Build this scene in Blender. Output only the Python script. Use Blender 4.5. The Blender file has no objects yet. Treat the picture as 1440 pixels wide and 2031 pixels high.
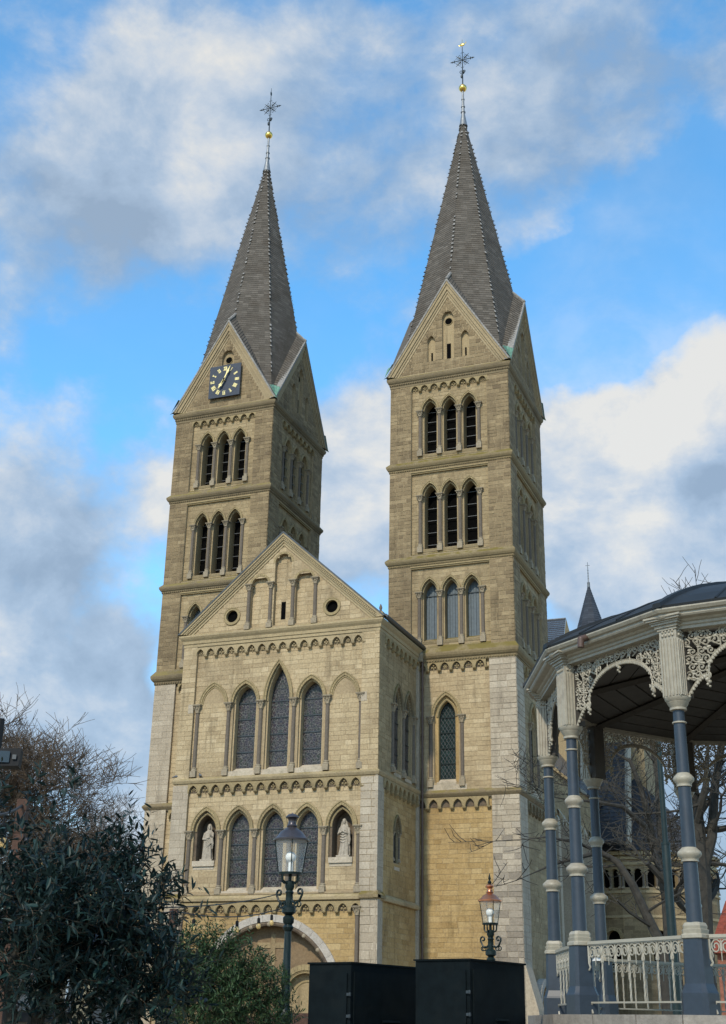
import bpy, math, random
from mathutils import Vector, Matrix
from mathutils.geometry import tessellate_polygon

PI = math.pi
rad = math.radians
scene = bpy.context.scene
COL = scene.collection

# ------------------------------------------------------------------ camera
CAM = Vector((18.7255, -74.9398, 1.6))
YAW, PITCH, ROLL = -0.3734, 0.3867, 0.0199
fwd = Vector((math.sin(YAW) * math.cos(PITCH), math.cos(YAW) * math.cos(PITCH), math.sin(PITCH)))
rgt = Vector((math.cos(YAW), -math.sin(YAW), 0))
upv = rgt.cross(fwd)
rx = rgt * math.cos(ROLL) + upv * math.sin(ROLL)
ux = -rgt * math.sin(ROLL) + upv * math.cos(ROLL)
cd = bpy.data.cameras.new('camera')
cam = bpy.data.objects.new('camera', cd)
COL.objects.link(cam)
cam.matrix_world = Matrix(((rx.x, ux.x, -fwd.x, CAM.x), (rx.y, ux.y, -fwd.y, CAM.y), (rx.z, ux.z, -fwd.z, CAM.z), (0, 0, 0, 1)))
cd.sensor_fit = 'HORIZONTAL'
cd.sensor_width = 36.0
cd.lens = 36.0 * 2505.03 / 1440.0
cd.clip_start = 0.1
cd.clip_end = 6000
scene.camera = cam

# ------------------------------------------------------------------ sun, sky, exposure
SUN_AZ, SUN_EL = 184.0, 41.0          # azimuth clockwise from +Y
sd = bpy.data.lights.new('sun', 'SUN')
sd.energy = 4.1
sd.angle = rad(2.0)
sd.color = (1.0, 0.90, 0.74)
sun = bpy.data.objects.new('sun', sd)
COL.objects.link(sun)
sdir = Vector((math.sin(rad(SUN_AZ)) * math.cos(rad(SUN_EL)), math.cos(rad(SUN_AZ)) * math.cos(rad(SUN_EL)), math.sin(rad(SUN_EL))))
sun.rotation_euler = sdir.to_track_quat('Z', 'Y').to_euler()
sun.location = (0, -60, 120)

scene.view_settings.view_transform = 'Standard'
scene.view_settings.look = 'None'
scene.view_settings.exposure = -0.12
scene.view_settings.gamma = 1.0
scene.view_settings.use_curve_mapping = False
scene.cycles.use_denoising = True
scene.cycles.max_bounces = 6
scene.cycles.diffuse_bounces = 3
scene.cycles.glossy_bounces = 3
scene.cycles.transparent_max_bounces = 8


class NT:
    """small helper round a node tree"""
    def __init__(s, tree):
        s.t = tree; s.n = tree.nodes; s.l = tree.links

    def node(s, kind, **kw):
        n = s.n.new(kind)
        for k, v in kw.items():
            setattr(n, k, v)
        return n

    def put(s, sock, v):
        if hasattr(v, 'is_linked') or isinstance(v, bpy.types.NodeSocket):
            s.l.new(v, sock)
        else:
            if isinstance(v, (tuple, list)) and len(v) == 3 and sock.type == 'RGBA':
                v = (*v, 1)
            sock.default_value = v

    def math(s, op, a, b=0.5, c=None, clamp=False):
        n = s.node('ShaderNodeMath', operation=op, use_clamp=clamp)
        s.put(n.inputs[0], a); s.put(n.inputs[1], b)
        if c is not None:
            s.put(n.inputs[2], c)
        return n.outputs[0]

    def vmath(s, op, a, b=None, scale=None):
        n = s.node('ShaderNodeVectorMath', operation=op)
        s.put(n.inputs[0], a)
        if b is not None:
            s.put(n.inputs[1], b)
        if scale is not None:
            s.put(n.inputs[3], scale)
        return n.outputs[1] if op in ('DISTANCE', 'LENGTH', 'DOT_PRODUCT') else n.outputs[0]

    def mix(s, f, a, b, blend='MIX'):
        n = s.node('ShaderNodeMix', data_type='RGBA', blend_type=blend)
        s.put(n.inputs[0], f); s.put(n.inputs[6], a); s.put(n.inputs[7], b)
        return n.outputs[2]

    def noise(s, vec, scale, detail=4, rough=0.55, dist=0.0):
        n = s.node('ShaderNodeTexNoise')
        if vec is not None:
            s.put(n.inputs['Vector'], vec)
        n.inputs['Scale'].default_value = scale
        n.inputs['Detail'].default_value = detail
        n.inputs['Roughness'].default_value = rough
        n.inputs['Distortion'].default_value = dist
        return n.outputs[0]

    def ramp(s, f, stops):
        n = s.node('ShaderNodeValToRGB')
        e = n.color_ramp.elements
        while len(e) < len(stops):
            e.new(0.5)
        for el, (p, c) in zip(e, stops):
            el.position = p
            el.color = (c, c, c, 1) if isinstance(c, (int, float)) else (*c, 1)
        s.put(n.inputs[0], f)
        return n.outputs[0]

    def range(s, v, a, b, c=0.0, d=1.0, smooth=True):
        n = s.node('ShaderNodeMapRange', interpolation_type='SMOOTHSTEP' if smooth else 'LINEAR')
        s.put(n.inputs[0], v)
        for i, x in enumerate((a, b, c, d)):
            n.inputs[i + 1].default_value = x
        return n.outputs[0]


def cam_dir(px, py):
    """world direction of a point of the sky"""
    d = fwd + rx * ((px - 720) / 2505.03) - ux * ((py - 1015.5) / 2505.03)
    return d.normalized()


world = bpy.data.worlds.new('World')
scene.world = world
world.use_nodes = True
w = NT(world.node_tree)
w.n.clear()
sky = w.node('ShaderNodeTexSky', sky_type='NISHITA')
sky.sun_disc = False
sky.sun_elevation = rad(SUN_EL)
sky.sun_rotation = rad(SUN_AZ)
sky.altitude = 50
sky.air_density = 1.0
sky.dust_density = 0.4
sky.ozone_density = 3.0
tc = w.node('ShaderNodeTexCoord')
D = tc.outputs['Generated']
sep = w.node('ShaderNodeSeparateXYZ')
w.put(sep.inputs[0], D)
# a flat cloud deck seen in perspective
zz = w.math('ADD', w.math('MAXIMUM', sep.outputs[2], 0.0), 0.22)
cmb = w.node('ShaderNodeCombineXYZ')
w.put(cmb.inputs[0], w.math('DIVIDE', sep.outputs[0], zz))
w.put(cmb.inputs[1], w.math('DIVIDE', sep.outputs[1], zz))
w.put(cmb.inputs[2], w.math('MULTIPLY', sep.outputs[2], 1.5))
P = cmb.outputs[0]
DS = w.vmath('MULTIPLY', D, (1.0, 1.0, 1.35))


def cloud_noise(v):
    q1 = w.noise(v, 4.2, 9, 0.56, 0.25)
    q2 = w.noise(v, 11.0, 7, 0.60, 0.2)
    return q1, q2


n1, n2 = cloud_noise(DS)
# the same field a little towards the sun: the difference lights the billows
m1, m2 = cloud_noise(w.vmath('ADD', DS, tuple(sdir * 0.030)))
relief = w.math('ADD', w.math('MULTIPLY', w.math('SUBTRACT', n1, m1), 1.3), w.math('MULTIPLY', w.math('SUBTRACT', n2, m2), 0.9))
n3 = w.noise(DS, 2.3, 4, 0.5, 0.0)
wob = w.node('ShaderNodeTexNoise'); wob.inputs['Scale'].default_value = 7.0; wob.inputs['Detail'].default_value = 6
w.put(wob.inputs['Vector'], D)
DW = w.vmath('ADD', D, w.vmath('SCALE', w.vmath('SUBTRACT', wob.outputs[1], (0.5, 0.5, 0.5)), scale=0.16))


def blob(px, py, r, amp):
    dd = w.vmath('DISTANCE', DW, tuple(cam_dir(px, py)))
    q = w.math('DIVIDE', dd, r / 2505.0)
    g = w.math('POWER', 2.718, w.math('MULTIPLY', w.math('MULTIPLY', q, q), -1.0))
    return w.math('MULTIPLY', g, amp)


def total(bl):
    a = blob(*bl[0])
    for x in bl[1:]:
        a = w.math('ADD', a, blob(*x))
    return a


# banks of cloud and gaps, by their direction in the sky
COVER = [(380, 250, 230, 0.20), (1010, 150, 300, 0.16), (720, 400, 220, 0.14), (1330, 230, 240, 0.14), (1060, 480, 90, 0.22), (210, 410, 220, 0.16),
         (1380, 900, 300, 0.50), (1150, 960, 220, 0.34), (1300, 1180, 260, 0.30), (130, 1010, 170, 0.30), (300, 930, 90, 0.26), (60, 1090, 150, 0.1), (700, 900, 140, 0.26), (720, 1040, 140, 0.2),
         (110, 1330, 260, 0.22), (250, 1330, 150, 0.34), (250, 1520, 170, 0.34), (60, 560, 200, 0.10), (200, 120, 200, 0.05),
         (330, 680, 220, -0.16), (1190, 580, 170, -0.60), (1060, 660, 120, -0.35), (1350, 460, 150, -0.50), (650, 630, 110, -0.16),
         (60, 90, 130, -0.06), (60, 780, 160, -0.14), (860, 10, 60, -0.22), (1350, 80, 70, -0.20), (1400, 1620, 220, 0.3), (130, 100, 60, -0.12), (20, 240, 90, -0.12), (760, 230, 110, -0.10)]
BRIGHT = [(1330, 700, 240, 0.45), (1120, 900, 260, 0.32), (1200, 1110, 200, 0.2), (300, 930, 110, 0.55), (400, 230, 170, 0.32), (700, 860, 150, 0.34), (940, 120, 160, 0.16), (1050, 480, 90, 0.3),
          (230, 420, 190, -0.42), (60, 990, 130, -0.25), (1400, 1000, 110, -0.42), (1250, 330, 240, -0.25), (60, 1400, 260, -0.10), (640, 60, 300, -0.16), (150, 1250, 250, 0.12), (230, 1450, 200, 0.15), (120, 950, 160, 0.2), (1330, 80, 200, -0.2), (1400, 1620, 220, -0.5)]
n4 = w.noise(DS, 30.0, 6, 0.62, 0.3)
cov = w.math('ADD', w.math('ADD', w.math('MULTIPLY', n1, 0.95), w.math('MULTIPLY', n2, 0.42)), total(COVER))
cov = w.math('ADD', cov, w.math('MULTIPLY', n4, 0.16))
mask = w.range(cov, 0.64, 1.00)
br = w.math('ADD', w.math('ADD', w.math('MULTIPLY', w.range(n1, 0.3, 0.75), 0.42), w.math('MULTIPLY', w.range(n2, 0.25, 0.75), 0.40)), total(BRIGHT))
br = w.math('ADD', w.math('ADD', br, relief), w.math('MULTIPLY', w.math('SUBTRACT', n4, 0.5), 0.3), clamp=True)
cl = w.ramp(br, [(0.0, (0.36, 0.475, 0.63)), (0.36, (0.47, 0.60, 0.77)), (0.66, (0.66, 0.74, 0.84)), (1.0, (0.93, 0.915, 0.87))])
hs = w.node('ShaderNodeHueSaturation')
hs.inputs['Hue'].default_value = 0.488
hs.inputs['Saturation'].default_value = 1.22
hs.inputs['Value'].default_value = 2.75
w.put(hs.inputs['Color'], sky.outputs[0])
SKY_STRENGTH = 0.13
cl = w.mix(1.0, cl, (1 / SKY_STRENGTH * 0.96,) * 3, 'MULTIPLY')
veil = w.math('MULTIPLY', w.range(n3, 0.35, 0.75), w.range(n2, 0.25, 0.75, 0.22, 0.62))
colr = w.mix(w.math('MULTIPLY', w.math('MAXIMUM', mask, veil), 0.95), hs.outputs[0], cl)
bg = w.node('ShaderNodeBackground')
bg.inputs[1].default_value = SKY_STRENGTH
w.put(bg.inputs[0], colr)
wo = w.node('ShaderNodeOutputWorld')
w.l.new(bg.outputs[0], wo.inputs[0])

# ------------------------------------------------------------------ materials
MATS = {}


def material(name):
    m = bpy.data.materials.new(name)
    m.use_nodes = True
    t = NT(m.node_tree)
    b = t.n['Principled BSDF']
    MATS[name] = m
    return m, t, b


def bump(t, b, h, strength=0.4, dist=0.02):
    n = t.node('ShaderNodeBump')
    n.inputs['Strength'].default_value = strength
    n.inputs['Distance'].default_value = dist
    t.put(n.inputs['Height'], h)
    t.l.new(n.outputs[0], b.inputs['Normal'])


def stone(name, c1, c2, c3=None, rough=0.9, wscale=0.35, weather=0.5, wcol=None, moss=0.0, objrand=False, bs=0.5, mosscol=(0.17, 0.135, 0.028), stain=0.0):
    """weathered stone: tone of each block from the face attribute, patches of weathering, fine grain"""
    WARM = (1.03, 0.985, 0.93)
    if 'slate' not in name and 'paving' not in name:
        c1, c2, c3, wcol = [tuple(x * k for x, k in zip(c, WARM)) if c else c for c in (c1, c2, c3, wcol)]
    m, t, b = material(name)
    g = t.node('ShaderNodeNewGeometry')
    pos = g.outputs['Position']
    if objrand:
        tone = t.node('ShaderNodeObjectInfo').outputs['Random']
    else:
        tone = t.node('ShaderNodeAttribute', attribute_name='tone').outputs['Fac']
    if c3 is None:
        base = t.mix(tone, c1, c2)
    else:
        r = t.ramp(tone, [(0, c1), (0.55, c2), (1, c3)])
        base = r
    big = t.noise(pos, wscale, 6, 0.62, 0.4)
    wc = wcol or tuple(x * 0.45 for x in c1)
    base = t.mix(t.math('MULTIPLY', t.range(big, 0.46, 0.72), weather), base, wc)
    if stain:
        sp = t.node('ShaderNodeSeparateXYZ'); t.put(sp.inputs[0], pos)
        cb = t.node('ShaderNodeCombineXYZ')
        t.put(cb.inputs[0], t.math('MULTIPLY', sp.outputs[0], 2.2)); t.put(cb.inputs[1], t.math('MULTIPLY', sp.outputs[1], 2.2)); t.put(cb.inputs[2], t.math('MULTIPLY', sp.outputs[2], 0.18))
        st = t.noise(cb.outputs[0], 1.0, 5, 0.6)
        sc_ = tuple(x * 0.40 for x in c1)
        base = t.mix(t.math('MULTIPLY', t.math('MULTIPLY', t.range(st, 0.50, 0.72), t.range(t.noise(pos, 0.55, 4, 0.6), 0.35, 0.62, 0.25, 1.0)), stain), base, sc_)
    fine = t.noise(pos, 9.0, 5, 0.65)
    k = t.range(fine, 0.25, 0.75, 0.74, 1.22, smooth=False)
    kk = t.node('ShaderNodeCombineColor')
    for i in range(3):
        t.put(kk.inputs[i], k)
    base = t.mix(1.0, base, kk.outputs[0], 'MULTIPLY')
    if moss:
        nz = t.node('ShaderNodeSeparateXYZ'); t.put(nz.inputs[0], g.outputs['Normal'])
        mn = t.noise(pos, 1.1, 5, 0.6)
        f = t.math('MULTIPLY', t.range(nz.outputs[2], 0.25, 0.6), t.range(mn, 0.38, 0.58))
        base = t.mix(t.math('MULTIPLY', f, moss), base, mosscol)
    t.put(b.inputs['Base Color'], base)
    b.inputs['Roughness'].default_value = rough
    b.inputs['Specular IOR Level'].default_value = 0.2
    bump(t, b, t.noise(pos, 14.0, 6, 0.7), bs, 0.03)
    return m


def plain(name, c, rough=0.6, metal=0.0, var=0.12, scale=6.0, spec=0.4, bs=0.0, c2=None, vscale=0.7):
    m, t, b = material(name)
    g = t.node('ShaderNodeNewGeometry')
    n = t.noise(g.outputs['Position'], scale, 5, 0.6)
    col = t.mix(t.range(n, 0.3, 0.7, 0, 1), tuple(x * (1 - var) for x in c), tuple(min(1, x * (1 + var)) for x in c))
    if c2:
        n2 = t.noise(g.outputs['Position'], vscale, 6, 0.65, 0.5)
        col = t.mix(t.range(n2, 0.48, 0.68, 0, 0.85), col, c2)
    t.put(b.inputs['Base Color'], col)
    b.inputs['Roughness'].default_value = rough
    b.inputs['Metallic'].default_value = metal
    b.inputs['Specular IOR Level'].default_value = spec
    if bs:
        bump(t, b, n, bs, 0.02)
    return m


stone('mortar_pale', (0.27, 0.22, 0.14), (0.31, 0.255, 0.162), weather=0.5, wcol=(0.17, 0.135, 0.085))
stone('mortar_warm', (0.275, 0.22, 0.138), (0.31, 0.25, 0.157), weather=0.5, wcol=(0.17, 0.132, 0.083))
stone('mortar_grey', (0.30, 0.265, 0.21), (0.33, 0.295, 0.235))
stone('tower_stone', (0.145, 0.112, 0.068), (0.21, 0.165, 0.098), (0.285, 0.228, 0.138), weather=0.55, wcol=(0.10, 0.078, 0.05), stain=0.62)
stone('marl_stone', (0.30, 0.24, 0.148), (0.365, 0.298, 0.187), (0.42, 0.352, 0.232), weather=0.6, wcol=(0.20, 0.158, 0.10), stain=0.62, wscale=0.3)
stone('ochre_stone', (0.28, 0.20, 0.09), (0.345, 0.255, 0.122), (0.385, 0.30, 0.16), weather=0.7, wcol=(0.19, 0.13, 0.062), stain=0.62, wscale=0.28)
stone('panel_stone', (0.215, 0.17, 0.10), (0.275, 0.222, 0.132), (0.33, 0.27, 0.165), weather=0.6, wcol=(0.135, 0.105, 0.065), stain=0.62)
stone('pale_stone', (0.298, 0.262, 0.203), (0.344, 0.305, 0.239), (0.381, 0.345, 0.275), weather=0.55, wcol=(0.214, 0.189, 0.149), stain=0.5)
stone('pale_block', (0.298, 0.262, 0.203), (0.344, 0.305, 0.239), (0.391, 0.354, 0.284), weather=0.5, wcol=(0.214, 0.189, 0.149), objrand=True, stain=0.5)
stone('grey_block', (0.20, 0.18, 0.15), (0.26, 0.238, 0.20), (0.38, 0.345, 0.28), weather=0.45, wcol=(0.14, 0.125, 0.105), objrand=True, stain=0.55)
stone('cornice_stone', (0.151, 0.126, 0.079), (0.194, 0.158, 0.097), weather=0.6, wcol=(0.086, 0.072, 0.050), moss=0.55)
stone('cornice_mossy', (0.185, 0.152, 0.089), (0.222, 0.181, 0.104), weather=0.6, wcol=(0.111, 0.089, 0.052), moss=1.0, mosscol=(0.135, 0.105, 0.028))
stone('gable_trim', (0.264, 0.216, 0.132), (0.304, 0.252, 0.160), weather=0.6, wcol=(0.144, 0.120, 0.080), moss=0.3)
stone('porch_trim', (0.296, 0.244, 0.148), (0.344, 0.288, 0.180), weather=0.6, wcol=(0.160, 0.132, 0.088), moss=0.35)
stone('hood_stone', (0.234, 0.191, 0.109), (0.289, 0.238, 0.133), weather=0.5, wcol=(0.148, 0.121, 0.074))
stone('sill_stone', (0.368, 0.328, 0.256), (0.416, 0.376, 0.304), weather=0.7, wcol=(0.176, 0.160, 0.120), wscale=0.8)
stone('shaft_stone', (0.106, 0.092, 0.076), (0.136, 0.119, 0.098), weather=0.4, wcol=(0.085, 0.072, 0.060), bs=0.2)
stone('capital_stone', (0.230, 0.200, 0.145), (0.281, 0.246, 0.183), weather=0.5, wcol=(0.170, 0.149, 0.111))
stone('statue_stone', (0.31, 0.285, 0.238), (0.345, 0.318, 0.27), weather=0.7, wcol=(0.281, 0.257, 0.218), wscale=1.5, bs=0.2)
stone('arch_grey', (0.336, 0.320, 0.288), (0.416, 0.400, 0.368), weather=0.5, wcol=(0.240, 0.228, 0.200))
stone('tympanum_stone', (0.165, 0.122, 0.075), (0.205, 0.155, 0.095), weather=0.85, wcol=(0.085, 0.062, 0.042), wscale=0.7)
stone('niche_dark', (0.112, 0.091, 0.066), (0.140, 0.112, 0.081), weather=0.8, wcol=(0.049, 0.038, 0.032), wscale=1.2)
stone('slate_warm', (0.076, 0.067, 0.054), (0.098, 0.086, 0.070), (0.13, 0.115, 0.095), weather=0.75, wcol=(0.066, 0.054, 0.040), wscale=0.5, rough=0.75, bs=0.25)
stone('slate_blue', (0.028, 0.034, 0.044), (0.036, 0.044, 0.057), (0.046, 0.056, 0.071), weather=0.4, wcol=(0.026, 0.030, 0.037), rough=0.7, bs=0.25)
stone('slate_dark', (0.026, 0.026, 0.028), (0.033, 0.033, 0.036), (0.042, 0.042, 0.045), weather=0.4, wcol=(0.024, 0.023, 0.023), rough=0.8, bs=0.25)
stone('paving', (0.26, 0.215, 0.155), (0.29, 0.245, 0.18), weather=0.4)
stone('coping', (0.20, 0.19, 0.17), (0.26, 0.245, 0.22), weather=0.5, objrand=True)
plain('lead_light', (0.20, 0.19, 0.17), 0.7, 0.0, 0.3)
plain('lead', (0.19, 0.205, 0.215), 0.5, 0.5, 0.2)
plain('copper_green', (0.11, 0.23, 0.165), 0.8, 0, 0.3, c2=(0.06, 0.12, 0.085))
plain('void', (0.004, 0.004, 0.004), 0.9, 0, 0.2, spec=0.0)
plain('bar_metal', (0.095, 0.10, 0.10), 0.6, 0.2)
plain('shutter_paint', (0.075, 0.098, 0.112), 0.6, 0, 0.15)
plain('iron', (0.035, 0.045, 0.05), 0.5, 0.4)
plain('gold', (0.80, 0.53, 0.13), 0.28, 1.0, 0.08)
plain('gold_paint', (0.72, 0.62, 0.28), 0.45, 0.3, 0.08)
plain('clock_blue', (0.017, 0.025, 0.040), 0.45, 0, 0.12)
plain('clock_ring', (0.008, 0.012, 0.02), 0.5)
plain('pipe_brown', (0.075, 0.045, 0.032), 0.5)
plain('gutter_zinc', (0.055, 0.062, 0.065), 0.45, 0.3)
plain('lamp_green', (0.0055, 0.0130, 0.0125), 0.42, 0, 0.2, spec=0.25)
plain('lamp_dome', (0.060, 0.055, 0.060), 0.35, 0.5, 0.15)
plain('lamp_copper', (0.50, 0.20, 0.10), 0.3, 0.9, 0.2, c2=(0.20, 0.11, 0.09), vscale=4)
plain('bulb_white', (0.75, 0.75, 0.72), 0.4)
plain('box_dark', (0.0035, 0.0062, 0.0072), 0.6, 0, 0.2, spec=0.07, c2=(0.0060, 0.0085, 0.0090), vscale=2.5)
plain('rust_wood', (0.058, 0.028, 0.017), 0.8, 0, 0.3, scale=9, bs=0.3)
plain('bark', (0.030, 0.026, 0.018), 0.9, 0, 0.35, scale=5, bs=0.5, c2=(0.035, 0.040, 0.016), vscale=1.2)
plain('bark_dark', (0.030, 0.027, 0.021), 0.9, 0, 0.3, scale=6, bs=0.4)
plain('twig', (0.070, 0.050, 0.032), 0.9, 0, 0.35, scale=2)
plain('cable', (0.02, 0.02, 0.02), 0.6)
plain('black_plastic', (0.009, 0.010, 0.011), 0.6, spec=0.15)
plain('cream_paint', (0.285, 0.26, 0.20), 0.5, 0, 0.10, scale=14, c2=(0.215, 0.19, 0.145), vscale=2.6)
plain('rail_paint', (0.285, 0.265, 0.21), 0.45, 0, 0.06, scale=3)
plain('blue_paint', (0.023, 0.033, 0.046), 0.45, 0, 0.08, scale=14, c2=(0.018, 0.026, 0.036), vscale=2.6)
plain('dark_board', (0.045, 0.039, 0.030), 0.7, 0, 0.15)
plain('roof_lead', (0.013, 0.015, 0.016), 0.55, 0.0, 0.2, scale=2, spec=0.22)
plain('house_wall', (0.16, 0.155, 0.145), 0.9, 0, 0.1)
plain('house_beige', (0.32, 0.26, 0.16), 0.9, 0, 0.1)
plain('white_paint', (0.68, 0.68, 0.66), 0.5, 0, 0.05)
plain('window_dark', (0.015, 0.02, 0.022), 0.12, 0, 0.2, spec=0.6)
plain('roof_tile_red', (0.17, 0.036, 0.018), 0.8, 0, 0.25, scale=4)
plain('pole_teal', (0.010, 0.021, 0.021), 0.5, 0, 0.15, spec=0.25)
plain('olive_fruit', (0.010, 0.010, 0.012), 0.3)
plain('pigeon_grey', (0.09, 0.095, 0.105), 0.7)
plain('red_brick', (0.20, 0.08, 0.05), 0.9, 0, 0.3, scale=4)


def leaf_mat(name, c1, c2, c3, rough=0.45):
    m, t, b = material(name)
    tone = t.node('ShaderNodeAttribute', attribute_name='tone').outputs['Fac']
    oi = t.node('ShaderNodeObjectInfo').outputs['Random']
    g = t.node('ShaderNodeNewGeometry')
    col = t.ramp(t.math('FRACT', t.math('ADD', tone, oi)), [(0, c1), (0.5, c2), (1, c3)])
    col = t.mix(g.outputs['Backfacing'], col, tuple(min(1, x * 1.7 + 0.006) for x in c2))
    t.put(b.inputs['Base Color'], col)
    b.inputs['Roughness'].default_value = rough
    b.inputs['Specular IOR Level'].default_value = 0.2
    return m


leaf_mat('leaf_teal', (0.003, 0.0085, 0.008), (0.005, 0.0145, 0.013), (0.014, 0.036, 0.031), 0.5)
leaf_mat('leaf_olive', (0.009, 0.018, 0.008), (0.019, 0.040, 0.014), (0.045, 0.075, 0.028), 0.5)
leaf_mat('leaf_bright', (0.05, 0.085, 0.03), (0.08, 0.12, 0.045), (0.11, 0.15, 0.06))


def glass_mat(name, kind):
    m, t, b = material(name)
    tcn = t.node('ShaderNodeTexCoord')
    o = tcn.outputs['Object']
    if kind == 'stained':
        sp = t.node('ShaderNodeSeparateXYZ'); t.put(sp.inputs[0], o)
        cb = t.node('ShaderNodeCombineXYZ'); t.put(cb.inputs[0], t.math('ABSOLUTE', sp.outputs[0])); t.put(cb.inputs[1], sp.outputs[2])
        v = t.node('ShaderNodeTexVoronoi', feature='DISTANCE_TO_EDGE')
        v.inputs['Scale'].default_value = 6.5
        t.put(v.inputs['Vector'], cb.outputs[0])
        v2 = t.node('ShaderNodeTexVoronoi'); v2.inputs['Scale'].default_value = 6.5
        t.put(v2.inputs['Vector'], cb.outputs[0])
        lead = t.range(v.outputs['Distance'], 0.02, 0.06, 1, 0)
        pane = t.mix(0.35, (0.030, 0.028, 0.029), v2.outputs['Color'], 'MULTIPLY')
        col = t.mix(lead, pane, (0.12, 0.115, 0.105))
        t.put(b.inputs['Base Color'], col)
        b.inputs['Roughness'].default_value = 0.32
        b.inputs['Specular IOR Level'].default_value = 0.25
        bump(t, b, v2.outputs['Color'], 0.25, 0.02)
    else:
        n = t.noise(o, 1.3, 4, 0.6)
        t.put(b.inputs['Base Color'], t.mix(t.range(n, 0.45, 0.7), (0.010, 0.022, 0.022), (0.02, 0.04, 0.038)))
        b.inputs['Roughness'].default_value = 0.12
        b.inputs['Specular IOR Level'].default_value = 0.7
        bump(t, b, n, 0.15, 0.05)
    return m


glass_mat('stained_glass', 'stained')
glass_mat('green_glass', 'plain')
m, t, b = material('lamp_glass')
b.inputs['Base Color'].default_value = (0.88, 0.90, 0.88, 1)
b.inputs['Roughness'].default_value = 0.08
tr = t.node('ShaderNodeBsdfTransparent'); tr.inputs[0].default_value = (0.90, 0.91, 0.90, 1)
mx = t.node('ShaderNodeMixShader'); mx.inputs[0].default_value = 0.11
t.l.new(tr.outputs[0], mx.inputs[1]); t.l.new(b.outputs[0], mx.inputs[2])
t.l.new(mx.outputs[0], t.n['Material Output'].inputs[0])


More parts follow.
